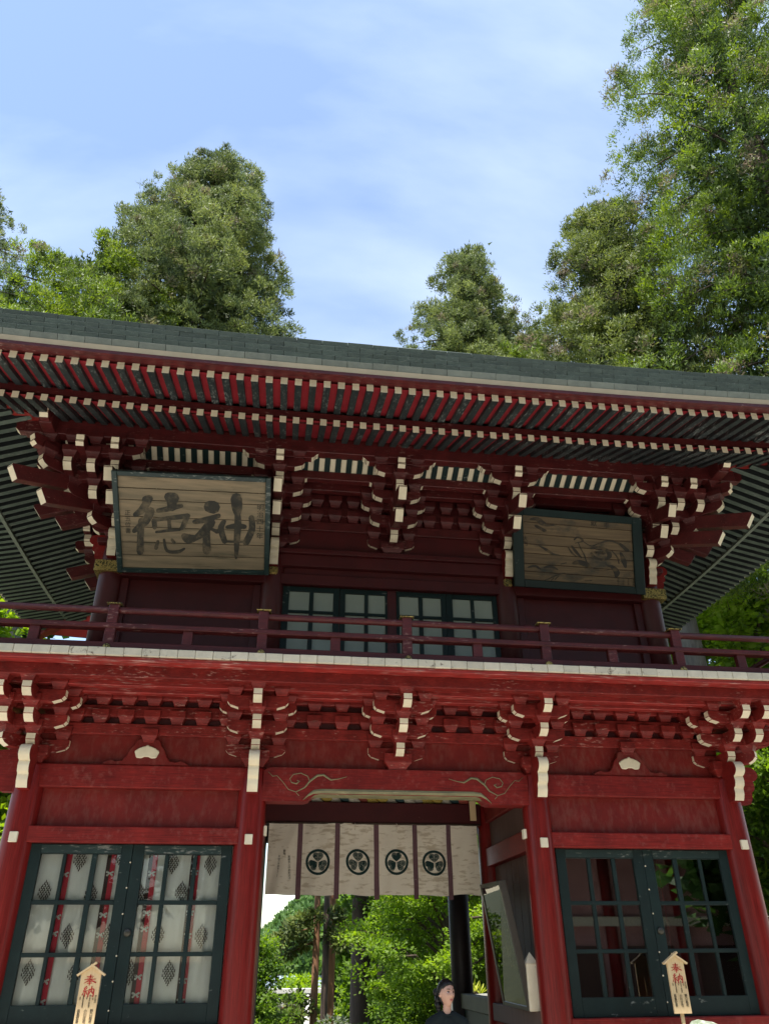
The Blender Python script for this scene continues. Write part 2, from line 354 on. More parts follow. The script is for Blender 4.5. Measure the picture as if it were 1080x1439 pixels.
def ribbon(mb, pts, widths, to3, m=0, n_sub=4):
    """brush stroke: pts in a 2-D chart, to3 maps the chart to space"""
    pts = [Vector((p[0], p[1])) for p in pts]
    fine, fw = [], []
    L = len(pts)
    for i in range(L - 1):
        p0, p1, p2, p3 = pts[max(i - 1, 0)], pts[i], pts[i + 1], pts[min(i + 2, L - 1)]
        for k in range(n_sub):
            t = k / n_sub
            fine.append(0.5 * ((2 * p1) + (p2 - p0) * t + (2 * p0 - 5 * p1 + 4 * p2 - p3) * t * t + (3 * p1 - p0 - 3 * p2 + p3) * t ** 3))
            fw.append(widths[i] * (1 - t) + widths[i + 1] * t)
    fine.append(pts[-1]); fw.append(widths[-1])
    k0 = len(mb.v)
    for i, p in enumerate(fine):
        d = fine[min(i + 1, len(fine) - 1)] - fine[max(i - 1, 0)]
        d = d.normalized() if d.length > 1e-9 else Vector((1, 0))
        nn = Vector((-d.y, d.x)) * fw[i] / 2
        mb.v.append(tuple(to3(*(p + nn)))); mb.v.append(tuple(to3(*(p - nn))))
    for i in range(len(fine) - 1):
        a = k0 + 2 * i
        mb.face([a, a + 1, a + 3, a + 2], m)
    for c, wd in ((fine[0], fw[0]), (fine[-1], fw[-1])):
        k = len(mb.v)
        for j in range(8):
            t = math.pi * j / 4
            mb.v.append(tuple(to3(c.x + math.cos(t) * wd * 0.5, c.y + math.sin(t) * wd * 0.5)))
        mb.face([k + j for j in range(8)], m)

# ------------------------------------------------------------------ the ground
def smooth(t): t = max(0.0, min(1.0, t)); return t * t * (3 - 2 * t)
def ground_z(x, y):
    return -5.2 * smooth((y - 9) / 20.0)
def sheet(name, xs, ys, zf, m, label=None):
    v = [(x, y, zf(x, y)) for y in ys for x in xs]; nx = len(xs)
    f = [(j * nx + i, j * nx + i + 1, (j + 1) * nx + i + 1, (j + 1) * nx + i) for j in range(len(ys) - 1) for i in range(nx - 1)]
    me = bpy.data.meshes.new(name); me.from_pydata(v, [], f); me.materials.append(MATS[m])
    me.polygons.foreach_set('use_smooth', [True] * len(f))
    return part(name, me, None, kind='structure')
gx = [-900, -400, -200, -100, -60, -40] + list(range(-30, 31, 3)) + [40, 60, 100, 200, 400, 900]
gy = [-600, -200, -80, -40, -20, -9, 0, 6] + [9 + 2 * i for i in range(12)] + [40, 60, 100, 200, 400, 900]
sheet('ground', gx, gy, ground_z, 'forest_floor')
cg = sheet('courtyard', [-16, -8, 0, 8, 16], [-26, -18, -9, -4, 0, 4.5, 7.5], lambda x, y: 0.004, 'gravel')

# ------------------------------------------------------------------ the gate
GATE = thing('shrine_gate', 'two-storey red lacquered shrine gate with white-tipped brackets and balcony', 'gate')
XI, XO = 1.5, 3.7                      # lower pillars
UX, UI, UY = 3.36, 1.46, 0.22          # upper body: corner, inner pillars, front line
ROWS = (0.0, 2.0, 4.0)

# lower pillars
me_pillar = MB().lathe([(0.15, 0.12), (0.152, 0.8), (0.15, 2.2), (0.145, 3.2), (0.128, 3.43), (0.122, 3.46)], 32).mesh('pillar', ['red_pillar'])
me_rear = MB().lathe([(0.15, 0.12), (0.15, 3.46)], 24).mesh('pillar', ['shaded_post'])
me_plinth = MB().lathe([(0.30, 0.0), (0.30, 0.05), (0.24, 0.10), (0.19, 0.125)], 24).mesh('plinth', ['stone'])
me_tenon = MB().box(-0.038, 0.038, -0.015, 0.03, -0.046, 0.046).mesh('tenon_cap', ['white'], 0.004)
for y in ROWS:
    for x in (-XO, -XI, XI, XO):
        p = part('pillar', me_rear if y == 4.0 else me_pillar, GATE, (x, y, 0))
        part('plinth', me_plinth, p)
        if y == 0.0:
            part('tenon_cap', me_tenon, p, (0, -0.156, 2.762))
            if abs(x) == XI:
                part('tenon_cap', me_tenon, p, (-0.156 * math.copysign(1, x), 0, 2.86), rot=(0, 0, math.copysign(math.pi / 2, -x)))

# lower side bays: tie beams, panels, sills
for s in (-1, 1):
    a, b = sorted((s * XI, s * XO))
    bx('tie_beam', GATE, a, b, -0.085, 0.085, 3.235, 3.462, 'red', 0.012)
    bx('wall_panel', GATE, a, b, 0.0, 0.04, 2.86, 3.24, 'red_panel')
    bx('tie_beam', GATE, a + 0.10, b - 0.10, -0.105, 0.10, 2.724, 2.872, 'red', 0.008)
    bx('door_sill', GATE, a + 0.10, b - 0.10, -0.115, 0.10, 1.10, 1.243, 'red', 0.008)
    bx('wall_panel', GATE, a, b, -0.02, 0.03, 0.12, 1.10, 'red_panel')
    # niche behind the door
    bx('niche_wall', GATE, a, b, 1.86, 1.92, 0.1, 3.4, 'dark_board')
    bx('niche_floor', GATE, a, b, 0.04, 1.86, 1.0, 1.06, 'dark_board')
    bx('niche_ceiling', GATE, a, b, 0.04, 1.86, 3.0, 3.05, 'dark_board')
    bx('side_wall', GATE, s * XO - 0.03, s * XO + 0.03, 0.12, 3.9, 0.1, 3.3, 'red_dark')
    for y0, y1 in ((0.12, 1.88), (2.12, 3.88)):
        bx('tie_beam', GATE, s * XO - 0.08, s * XO + 0.08, y0, y1, 3.235, 3.46, 'red')
        bx('tie_beam', GATE, s * XI - 0.08, s * XI + 0.08, y0, y1, 3.235, 3.46, 'red')
        bx('tie_beam', GATE, s * XI - 0.09, s * XI + 0.09, y0, y1, 2.72, 2.93, 'red')
    # passage side wall of upright boards, with the ledge
    for k in range(7):
        y0 = 0.14 + k * 0.246
        bx('wall_board', GATE, s * XI + s * 0.02 - 0.012, s * XI + s * 0.02 + 0.012, y0, y0 + 0.238, 1.3, 2.72, 'dusty_board', 0.003)
    bx('wall_panel', GATE, s * XI - 0.02, s * XI + 0.02, 0.1, 1.9, 2.93, 3.24, 'dusty_board')
    bx('ledge', GATE, s * XI - 0.13, s * XI + 0.1, 0.12, 1.88, 1.12, 1.29, 'dusty_board', 0.008)
    bx('wall_panel', GATE, s * XI - 0.02, s * XI + 0.02, 0.1, 1.9, 0.1, 1.12, 'dusty_board')
    bx('low_rail', GATE, s * XI - 0.06, s * XI + 0.06, 2.1, 3.9, 1.14, 1.32, 'olive_rail', 0.01)
    bx('low_panel', GATE, s * XI - 0.02, s * XI + 0.02, 2.1, 3.9, 0.1, 1.14, 'green')
# passage: middle beam, ceiling
bx('cross_beam', GATE, -1.38, 1.38, 1.9, 2.1, 3.205, 3.47, 'red_dark', 0.01)
bx('cross_beam', GATE, -1.38, 1.38, 3.9, 4.1, 3.235, 3.47, 'shaded_post', 0.01)
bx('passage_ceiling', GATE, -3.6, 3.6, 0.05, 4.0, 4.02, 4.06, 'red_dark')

# central rainbow beam with its gilt chamfer and carved curls
YB = -0.105
kp = [(-1.40, 3.132)]
kp += [(-0.98, 3.132), (-0.93, 3.145), (-0.905, 3.17), (-0.87, 3.195), (-0.82, 3.205), (0.82, 3.205), (0.87, 3.195), (0.905, 3.17), (0.93, 3.145), (0.98, 3.132), (1.40, 3.132),
       (1.40, 3.43), (1.33, 3.462), (-1.33, 3.462), (-1.40, 3.43)]
KORYO = pmb('rainbow_beam', GATE, MB().prism(kp, 'y', YB, 0.10, 0), ['red'])
ch = MB()
prof = [(YB - 0.006, 3.255), (YB - 0.012, 3.235), (YB - 0.004, 3.215), (YB + 0.012, 3.20), (YB + 0.06, 3.178), (YB + 0.06, 3.255)]
k0 = len(ch.v)
xs = [-0.985, -0.965, -0.93, -0.88] + [-0.8 + 0.2 * i for i in range(9)] + [0.88, 0.93, 0.965, 0.985]
for x in xs:
    e = (abs(x) - 0.86) / 0.125
    dz = -0.075 * max(0, e) ** 2
    sc = 1.0 if e <= 0 else max(0.12, 1 - 0.8 * e)
    for y, z in prof: ch.v.append((x, YB + (y - YB) * 1.0, 3.178 + (z - 3.178) * sc + dz * 0.6))
npf = len(prof)
for i in range(len(xs) - 1):
    for j in range(npf):
        j2 = (j + 1) % npf
        ch.face([k0 + i * npf + j, k0 + i * npf + j2, k0 + (i + 1) * npf + j2, k0 + (i + 1) * npf + j])
ch.face([k0 + j for j in range(npf)]); ch.face([k0 + (len(xs) - 1) * npf + j for j in range(npf)])
pmb('gilt_chamfer', KORYO, ch, ['olive_gilt'])
def za(u, v, y=YB): return P(370 + u / 5.684, 1075 + v / 5.684, Y=y)
curl_a = [(40, 55), (75, 90), (110, 85), (160, 140), (200, 195), (260, 215), (330, 180), (370, 130), (430, 85), (480, 80), (540, 120), (600, 112), (665, 95)]
wid_a = [3, 5, 5, 6, 7, 8, 12, 18, 22, 20, 14, 6, 3]
curl_b = [(370, 130), (355, 90), (300, 65), (240, 75), (212, 110), (225, 140), (265, 150), (288, 130), (268, 122)]
wid_b = [8, 8, 8, 8, 8, 9, 12, 14, 8]
curl_c = [(258, 215), (270, 230), (285, 245)]
cxm = za(0, 0)[0]
for s in (1, -1):
    mbc = MB()
    for cv, wd in ((curl_a, wid_a), (curl_b, wid_b), (curl_c, [7, 5, 3])):
        pts = [za(*c) for c in cv]
        pts = [(s * p[0], YB - 0.002, p[2]) for p in pts]
        mbc.tube(pts, [0.00062 * max(6.5, x) * 0.95 for x in wd], 6)
    pmb('carved_curl', KORYO, mbc, ['olive_gilt'])

# ---- bracket pieces
def arm_mesh(L, wd, h, name='bracket_arm', one_end=False, inner=0.12, red='red_worn'):
    e, c = 0.115 * h / 0.125, 0.5 * h
    if not one_end:
        poly = [(-L / 2, h), (-L / 2, c), (-L / 2 + e * 0.25, c * 0.45), (-L / 2 + e, 0), (L / 2 - e, 0), (L / 2 - e * 0.25, c * 0.45), (L / 2, c), (L / 2, h)]
        sm = [1, 1, 1, 0, 1, 1, 1, 0]
        return MB().prism(poly, 'y', -wd / 2, wd / 2, 0, sm).mesh(name, [red, 'white'], 0.004)
    poly = [(inner, h), (-L, h), (-L, c), (-L + e * 0.3, c * 0.42), (-L + e * 0.75, 0), (inner, 0)]   # (y,z)
    return MB().prism(poly, 'x', -wd / 2, wd / 2, 0, [0, 1, 1, 1, 0, 0]).mesh(name, [red, 'white'], 0.004)
def block_mesh(wd, h, taper=0.66, name='bearing_block', hb=None, red='red_worn'):
    hb = hb or h * 0.45
    r = []
    for f, z in ((taper, 0), (taper + 0.06, hb * 0.35), (0.86, hb * 0.72), (1.0, hb), (1.0, h)):
        a = wd / 2 * f; r.append([(-a, -a, z), (a, -a, z), (a, a, z), (-a, a, z)])
    mb = MB()
    for q in r: mb.v += q
    for i in range(4):
        for j in range(4):
            mb.face([i * 4 + j, i * 4 + (j + 1) % 4, i * 4 + 4 + (j + 1) % 4, i * 4 + 4 + j])
    mb.face([3, 2, 1, 0]); mb.face([16, 17, 18, 19])
    return mb.mesh(name, [red], 0.003)
def wave_nose_mesh(L, wd, h, name='carved_nose'):
    """scrolled beam end, profile in (y,z): hangs below its beam, white front edge"""
    poly = [(0.05, h), (-L * 0.55, h), (-L * 0.85, h * 0.97), (-L, h * 0.86), (-L, h * 0.72), (-L * 0.86, h * 0.62), (-L * 0.78, h * 0.60),
            (-L * 0.80, h * 0.48), (-L * 0.74, h * 0.36), (-L * 0.64, h * 0.30), (-L * 0.62, h * 0.16), (-L * 0.50, 0.0), (0.05, 0.0)]
    core = poly[1:12]; fine = []
    for i in range(len(core) - 1):
        p0, p1, p2, p3 = core[max(i - 1, 0)], core[i], core[i + 1], core[min(i + 2, len(core) - 1)]
        for k in range(4):
            t = k / 4
            fine.append(tuple(0.5 * (2 * p1[j] + (p2[j] - p0[j]) * t + (2 * p0[j] - 5 * p1[j] + 4 * p2[j] - p3[j]) * t * t + (3 * p1[j] - p0[j] - 3 * p2[j] + p3[j]) * t ** 3) for j in (0, 1)))
    poly = [poly[0]] + fine + [core[-1], poly[-1]]
    n = len(poly)
    sm = [0] * n
    for i in range(1, n - 2): sm[i] = 1
    return MB().prism(poly, 'x', -wd / 2, wd / 2, 0, sm).mesh(name, ['red', 'white'], 0.0)
def small_wave_mesh(L, wd, h):
    poly = [(0.1, h), (-L + 0.02, h), (-L - 0.012, h * 0.82), (-L, h * 0.62), (-L + 0.012, h * 0.42), (-L + 0.004, h * 0.25), (-L + 0.05, 0), (0.1, 0)]
    return MB().prism(poly, 'x', -wd / 2, wd / 2, 0, [0, 1, 1, 1, 1, 1, 0, 0]).mesh('carved_nose', ['maroon_shaded', 'white'], 0.003)
def tail_mesh(L, wd, h, drop, back=0.25):
    """tail rafter: slopes down outwards, white slanted end"""
    k = drop / (L + back)
    poly = [(back, h + k * back), (-L - 0.05, h - k * L), (-L - 0.055, h * 0.86 - k * L), (-L + 0.04, -k * L), (back, k * back)]
    return MB().prism(poly, 'x', -wd / 2, wd / 2, 0, [0, 1, 1, 0, 0]).mesh('tail_rafter', ['maroon_shaded', 'white'], 0.004)

class Kit: pass
def make_kit(pitch, armh, wd, bl, short, long_, step, nt, red='red_worn'):
    k = Kit(); k.pitch, k.armh, k.step, k.nt, k.short, k.long = pitch, armh, step, nt, short, long_
    k.a_short = arm_mesh(short, wd, armh, red=red); k.a_long = arm_mesh(long_, wd, armh, red=red)
    k.fwd = [arm_mesh(step * (i + 1) + 0.055, wd, armh, one_end=True, red=red) for i in range(nt)]
    k.diag = [arm_mesh((step * (i + 1)) * 1.414 + 0.07, wd, armh, one_end=True, red=red) for i in range(nt)]
    k.block = block_mesh(bl, pitch - armh + 0.07 * bl / 0.165, hb=pitch - armh, red=red)
    k.big = block_mesh(0.29, 0.165, 0.64, 'bracket_set', red=red)
    return k
LK = make_kit(0.19, 0.125, 0.094, 0.168, 0.62, 0.80, 0.245, 3)
UK = make_kit(0.21, 0.13, 0.10, 0.175, 0.60, 0.82, 0.26, 3, 'maroon_shaded')

def bracket_set(x, y, z, kit, rz=0.0, upper=False):
    """local -Y points out of the wall; z is the top of the beam the set stands on"""
    S = part('bracket_set', kit.big, GATE, (x, y, z), rz)
    z1 = 0.115
    for k in range(kit.nt):
        za_ = z1 + k * kit.pitch
        zb = za_ + kit.armh
        part('bracket_arm', kit.a_short, S, (0, -kit.step * k, za_))
        part('bracket_arm', kit.fwd[k], S, (0, 0, za_ + 0.0015))
        for sx in (-1, 1): part('bearing_block', kit.block, S, (sx * (kit.short / 2 - 0.075), -kit.step * k, zb))
        part('bearing_block', kit.block, S, (0, -kit.step * (k + 1), zb))
        if k >= 1:
            part('bracket_arm', kit.a_long, S, (0, -kit.step * (k - 1), za_))
            for sx in (-1, 1): part('bearing_block', kit.block, S, (sx * (kit.long / 2 - 0.075), -kit.step * (k - 1), zb))
    return S
def corner_set(x, y, z, kit, s, upper=False):
    """set on a corner pillar; s = -1 left corner, +1 right corner"""
    S = part('bracket_set', kit.big, GATE, (x, y, z))
    z1 = 0.115
    for k in range(kit.nt):
        za_ = z1 + k * kit.pitch; zb = za_ + kit.armh
        for j in range(k + 1):
            part('bracket_arm', kit.fwd[k], S, (s * kit.step * j, 0, za_ + 0.0015 * (j + 1)))
            o = part('bracket_arm', kit.fwd[k], S, (0, -kit.step * j, za_ - 0.001 * (j + 1)), rz=s * math.pi / 2)
            # inward half of the lateral arm along the front
            part('bracket_arm', kit.a_short if k == j else kit.a_long, S, (0, -kit.step * j, za_ - 0.0005 - 0.001 * j))
            ln = (kit.short if k == j else kit.long) / 2 - 0.075
            part('bearing_block', kit.block, S, (-s * ln, -kit.step * j, zb))
            part('bearing_block', kit.block, S, (s * kit.step * (k + 1), -kit.step * j, zb))
            part('bearing_block', kit.block, S, (s * kit.step * j, -kit.step * (k + 1), zb))
        part('bracket_arm', kit.diag[k], S, (0, 0, za_ + 0.004), rz=s * math.pi / 4)
        part('bearing_block', kit.block, S, (s * kit.step * (k + 1), -kit.step * (k + 1), zb), rz=math.pi / 4)
    return S

LZ = 3.462
for x in (-XI, 0, XI): bracket_set(x, 0, LZ, LK)
for s in (-1, 1):
    corner_set(s * XO, 0, LZ, LK, s)
    for y in (2.0,): bracket_set(s * XO, y, LZ, LK, rz=s * math.pi / 2)
# scrolled beam ends on the lower pillars
NOSE = wave_nose_mesh(0.30, 0.105, 0.40)
for x in (-XO, -XI, XI, XO): part('carved_nose', NOSE, GATE, (x, -0.10, 3.19))
for s in (-1, 1): part('carved_nose', NOSE, GATE, (s * (XO + 0.10), 0, 3.19), rz=s * math.pi / 2)

# continuous beams, block rows and panels above the lower tie beams
EXT = XO + 0.25
bx('wall_panel', GATE, -XO, XO, 0.0, 0.03, 3.46, 3.78, 'red_panel', 0)
bx('wall_panel', GATE, -XO, XO, 0.02, 0.05, 3.78, 4.28, 'red_dark', 0)
bx('through_beam', GATE, -EXT, EXT, -0.055, 0.0, 3.768, 3.882, 'red_worn')
bx('through_beam', GATE, -EXT, EXT, -0.05, 0.015, 3.955, 4.072, 'red_worn')
for k, (y, z0, z1) in enumerate(((0.0, 4.143, 4.27), (-0.245, 4.139, 4.27), (-0.49, 4.137, 4.265))):
    e = XO + 0.245 * k + 0.2
    bx('through_beam', GATE, -e, e, y - 0.048, y + 0.048, z0, z1, 'red_edge')
bx('eave_beam', GATE, -4.62, 4.62, -0.83, -0.70, 4.135, 4.25, 'red_worn')
bx('support_board', GATE, -4.66, 4.66, -0.975, -0.72, 4.2475, 4.291, 'red_edge')
for s in (-1, 1):
    for k in range(3):
        xx = s * (XO + 0.245 * k); e = 0.245 * k + 0.2
        bx('through_beam', GATE, xx - 0.048, xx + 0.048, 0.06, 4.0 + e, 4.145 + 0.001 * k, 4.268, 'red_worn')
    bx('eave_beam', GATE, min(s * 4.40, s * 4.53), max(s * 4.40, s * 4.53), -0.69, 4.9, 4.1352, 4.2502, 'red_worn')
    bx('support_board', GATE, min(s * 4.42, s * 4.675), max(s * 4.42, s * 4.675), -0.71, 4.9, 4.2477, 4.2908, 'red_edge')
for z in (3.884, 4.074):
    for s in (-1, 1):
        for k in range(5): part('bearing_block', LK.block, GATE, (s * (2.6 + (k - 2) * 0.262), -0.018, z))
        for k in range(2): part('bearing_block', LK.block, GATE, (s * (0.75 + (k - 0.5) * 0.30), -0.018, z))
# frog-leg struts with the white crest
fp = [(-0.44, 0), (-0.40, 0.03), (-0.345, 0.05), (-0.30, 0.035), (-0.235, 0.045), (-0.195, 0.10), (-0.175, 0.155), (-0.135, 0.20), (-0.115, 0.25), (-0.07, 0.265)]
fp = fp + [(-a, b) for a, b in reversed(fp)]
me_frog = MB().prism(fp, 'y', -0.07, 0.0).mesh('frog_leg_strut', ['red_panel'], 0.006)
cp = [(-0.125, 0.02), (-0.10, -0.045), (-0.05, -0.05), (-0.02, -0.035), (0.02, -0.035), (0.05, -0.05), (0.10, -0.045), (0.125, 0.02), (0.085, 0.05), (0.05, 0.065), (0.02, 0.072), (0, 0.088), (-0.02, 0.072), (-0.05, 0.065), (-0.085, 0.05)]
me_crest = MB().prism(cp, 'y', -0.022, 0.01).mesh('white_crest', ['white'], 0.008)
for s in (-1, 1):
    fo = part('frog_leg_strut', me_frog, GATE, (s * 2.6, 0.0, 3.463))
    part('white_crest', me_crest, fo, (0, -0.065, 0.115))
    part('bearing_block', LK.block, fo, (0, -0.03, 0.225))

# ---- balcony
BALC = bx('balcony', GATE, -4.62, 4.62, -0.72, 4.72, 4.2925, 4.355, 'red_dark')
BALC_C = BALC.location
def bpart(name, me, loc, **k):
    return part(name, me, BALC, (loc[0] - BALC_C[0], loc[1] - BALC_C[1], loc[2] - BALC_C[2]), **k)
npl = 55
for i in range(npl):
    x = -4.68 + 9.36 * (i + 0.5) / npl
    wdt = 9.36 / npl - 0.0035
    if i < 4: me_pl = MB().box(-wdt / 2, wdt / 2, -0.28, 0.03, -0.039, 0.039, 0, 0).mesh('plank', ['plank_white'], 0.004)
    bpart('plank', me_pl, (x, -0.722 + random.uniform(-0.004, 0.003), 4.331 + random.uniform(-0.0015, 0.0015)))
for s in (-1, 1):
    for i in range(28):
        y = -0.6 + i * 0.17
        bpart('plank', me_pl, (s * 4.40, y, 4.3335), rz=s * math.pi / 2)
RY = -0.85
me_post = MB().box(-0.05, 0.05, -0.045, 0.045, 4.37, 4.868).mesh('rail_post', ['maroon_shaded'], 0.006)
me_cap = MB().box(-0.075, 0.075, -0.06, 0.06, 0, 0.012).mesh('post_cap', ['gold'], 0.002)
me_short = MB().box(-0.05, 0.05, -0.035, 0.035, 4.46, 4.615).mesh('short_post', ['maroon_shaded'], 0.006)
gd = MB().lathe([(0.04, 0), (0.04, 0.012), (0.032, 0.022), (0.015, 0.03), (0.002, 0.032)], 14).mesh('gilt_boss', ['gold'])
RAIL = part('railing', MB().box(-4.72, 4.72, RY - 0.05, RY + 0.05, 4.372, 4.464).mesh('railing', ['red_dark'], 0.006), GATE)
for x in (-4.5, -3.0, -1.5, 0, 1.5, 3.0, 4.5):
    part('rail_post', me_post, RAIL, (x, RY, 0)); part('post_cap', me_cap, RAIL, (x, RY, 4.868))
    part('gilt_boss', gd, RAIL, (x, RY - 0.052, 4.40), rot=(math.pi / 2, 0, 0))
for x in (-3.72, -2.24, -0.75, 0.75, 2.24, 3.72): part('short_post', me_short, RAIL, (x, RY, 0))
part('rail', MB().box(-4.8, 4.8, RY - 0.055, RY + 0.055, 4.61, 4.664).mesh('rail', ['maroon_shaded'], 0.008), RAIL)
part('rail', MB().tube([(-4.9, RY, 4.816), (4.9, RY, 4.816)], 0.036, 12).mesh('rail', ['maroon_shaded']), RAIL)
for s in (-1, 1):
    SR = part('railing', MB().box(s * 4.5 - 0.05, s * 4.5 + 0.05, RY + 0.06, 4.8, 4.373, 4.463).mesh('railing', ['red_dark'], 0.006), GATE)
    part('rail', MB().box(s * 4.5 - 0.05, s * 4.5 + 0.05, RY + 0.06, 4.8, 4.612, 4.662).mesh('rail', ['maroon_shaded'], 0.006), SR)
    part('rail', MB().tube([(s * 4.5, RY + 0.05, 4.817), (s * 4.5, 4.9, 4.817)], 0.034, 10).mesh('rail', ['maroon_shaded']), SR)
    for y in (0.65, 2.0, 3.4, 4.75): part('rail_post', me_post, SR, (s * 4.5, y, 0), rz=math.pi / 2)
    for y in (-0.1, 1.3, 2.7, 4.1): part('short_post', me_short, SR, (s * 4.5, y, 0), rz=math.pi / 2)

# ---- upper storey walls
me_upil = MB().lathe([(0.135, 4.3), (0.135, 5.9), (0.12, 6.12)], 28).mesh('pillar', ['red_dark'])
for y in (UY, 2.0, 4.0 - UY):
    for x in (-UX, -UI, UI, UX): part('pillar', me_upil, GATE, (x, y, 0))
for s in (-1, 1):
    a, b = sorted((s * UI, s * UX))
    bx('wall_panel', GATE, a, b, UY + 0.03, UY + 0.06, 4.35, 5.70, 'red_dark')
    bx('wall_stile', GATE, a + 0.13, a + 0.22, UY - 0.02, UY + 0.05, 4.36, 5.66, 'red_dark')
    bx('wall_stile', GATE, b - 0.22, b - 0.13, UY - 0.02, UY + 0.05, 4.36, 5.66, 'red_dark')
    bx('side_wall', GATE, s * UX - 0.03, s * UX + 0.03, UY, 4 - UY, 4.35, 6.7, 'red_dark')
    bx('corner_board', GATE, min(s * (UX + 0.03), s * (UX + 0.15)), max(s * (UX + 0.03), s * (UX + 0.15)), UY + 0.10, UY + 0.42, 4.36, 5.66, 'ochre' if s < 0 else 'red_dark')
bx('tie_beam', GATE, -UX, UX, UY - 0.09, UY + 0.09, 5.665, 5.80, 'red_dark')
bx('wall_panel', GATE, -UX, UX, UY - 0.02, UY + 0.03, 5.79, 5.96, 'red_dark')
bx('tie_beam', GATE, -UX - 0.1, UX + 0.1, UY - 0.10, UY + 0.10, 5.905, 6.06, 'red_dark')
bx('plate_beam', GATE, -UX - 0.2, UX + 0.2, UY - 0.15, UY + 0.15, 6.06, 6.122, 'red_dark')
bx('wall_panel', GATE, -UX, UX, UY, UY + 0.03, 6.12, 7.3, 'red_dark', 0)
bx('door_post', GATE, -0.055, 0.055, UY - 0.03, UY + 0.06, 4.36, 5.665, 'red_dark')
for s in (-1, 1):
    bx('gilt_band', GATE, min(s * 3.22, s * 3.53), max(s * 3.22, s * 3.53), UY - 0.165, UY + 0.16, 5.68, 5.82, 'gold', 0.004)
    bx('gilt_flower', GATE, s * UI - 0.055, s * UI + 0.055, UY - 0.165, UY - 0.1, 5.755, 5.86, 'gold', 0.02)
UNOSE = wave_nose_mesh(0.22, 0.10, 0.34)
for x in (-UX, -UI, UI, UX): part('carved_nose', UNOSE, GATE, (x, UY - 0.09, 5.86))
for s in (-1, 1): part('carved_nose', UNOSE, GATE, (s * (UX + 0.09), UY, 5.86), rz=s * math.pi / 2)

# doors -------------------------------------------------------------
def door_leaf(x0, x1, z0, z1, y, panes_x, panes_z, pane_mat, frame_mat, parent=GATE, knob=None, depth=0.05):
    """a leaf: frame mesh, with muntins and panes as its pieces"""
    px0, px1 = panes_x[0][0], panes_x[-1][1]; pz0, pz1 = panes_z[0][0], panes_z[-1][1]
    mb = MB()
    mb.box(x0, px0, y - depth / 2, y + depth / 2, z0, z1); mb.box(px1, x1, y - depth / 2, y + depth / 2, z0, z1)
    mb.box(px0, px1, y - depth / 2 + 0.002, y + depth / 2, z0, pz0); mb.box(px0, px1, y - depth / 2 + 0.002, y + depth / 2, pz1, z1)
    D = pmb('door', parent, mb, [frame_mat], 0.003)
    for a, b in zip(panes_x[:-1], panes_x[1:]): bx('muntin', D, a[1], b[0], y - 0.018, y + 0.018, pz0, pz1, frame_mat, 0.004)
    for a, b in zip(panes_z[:-1], panes_z[1:]): bx('muntin', D, px0, px1, y - 0.020, y + 0.016, a[1], b[0], frame_mat, 0.004)
    for a in panes_x:
        for b in panes_z: bx('pane', D, a[0], a[1], y + 0.002, y + 0.005, b[0], b[1], pane_mat, 0)
    if knob:
        part('door_ring', MB().lathe([(0.034, 0), (0.034, 0.01), (0.026, 0.018), (0.008, 0.024)], 18).mesh('door_ring', ['iron']), D, knob, rot=(math.pi / 2, 0, 0))
    return D
PZ = [(1.406, 1.772), (1.809, 2.197), (2.235, 2.632)]
LX = [[(1.757, 1.986), (2.024, 2.254), (2.293, 2.494)], [(2.712, 2.932), (2.979, 3.216), (3.248, 3.455)]]
rv = MB().lathe([(0.008, 0), (0.008, 0.004), (0.003, 0.008)], 8).mesh('rivet', ['white'])
for s in (-1, 1):
    for k, (a, b) in enumerate(((1.655, 2.602), (2.606, 3.56))):
        pxs = LX[k] if s > 0 else sorted([(-q, -p) for p, q in LX[k]])
        xa, xb = (a, b) if s > 0 else (-b, -a)
        kn = None
        if (s > 0 and k == 1): kn = (2.66, -0.03, 1.965)
        if (s < 0 and k == 0): kn = (-2.545, -0.03, 1.965)
        D = door_leaf(xa, xb, 1.245, 2.722, 0.0, pxs, PZ, 'glass' if s > 0 else 'clear_glass', 'green', knob=kn)
        bx('head_rail', D, pxs[0][0], pxs[-1][1], -0.029, -0.0235, 2.642, 2.712, 'green_worn', 0.002)
        if kn:
            for zz in (1.36, 1.58, 1.78, 2.12, 2.34, 2.56): part('rivet', rv, D, (s * 2.612, -0.026, zz), rot=(math.pi / 2, 0, 0))
UZ = [(4.45, 4.72), (4.755, 5.02), (5.055, 5.32), (5.355, 5.60)]
UPX = [[(-1.25, -1.005), (-0.955, -0.715)], [(-0.57, -0.335), (-0.29, -0.05 - 0.03)], [(0.095, 0.335), (0.385, 0.615)], [(0.76, 0.99), (1.035, 1.265)]]
ULF = [(-1.33, -0.642), (-0.638, -0.056), (0.056, 0.676), (0.680, 1.33)]
for (a, b), pxs in zip(ULF, UPX): door_leaf(a, b, 4.36, 5.664, UY - 0.0, pxs, UZ, 'paper', 'green', depth=0.04)

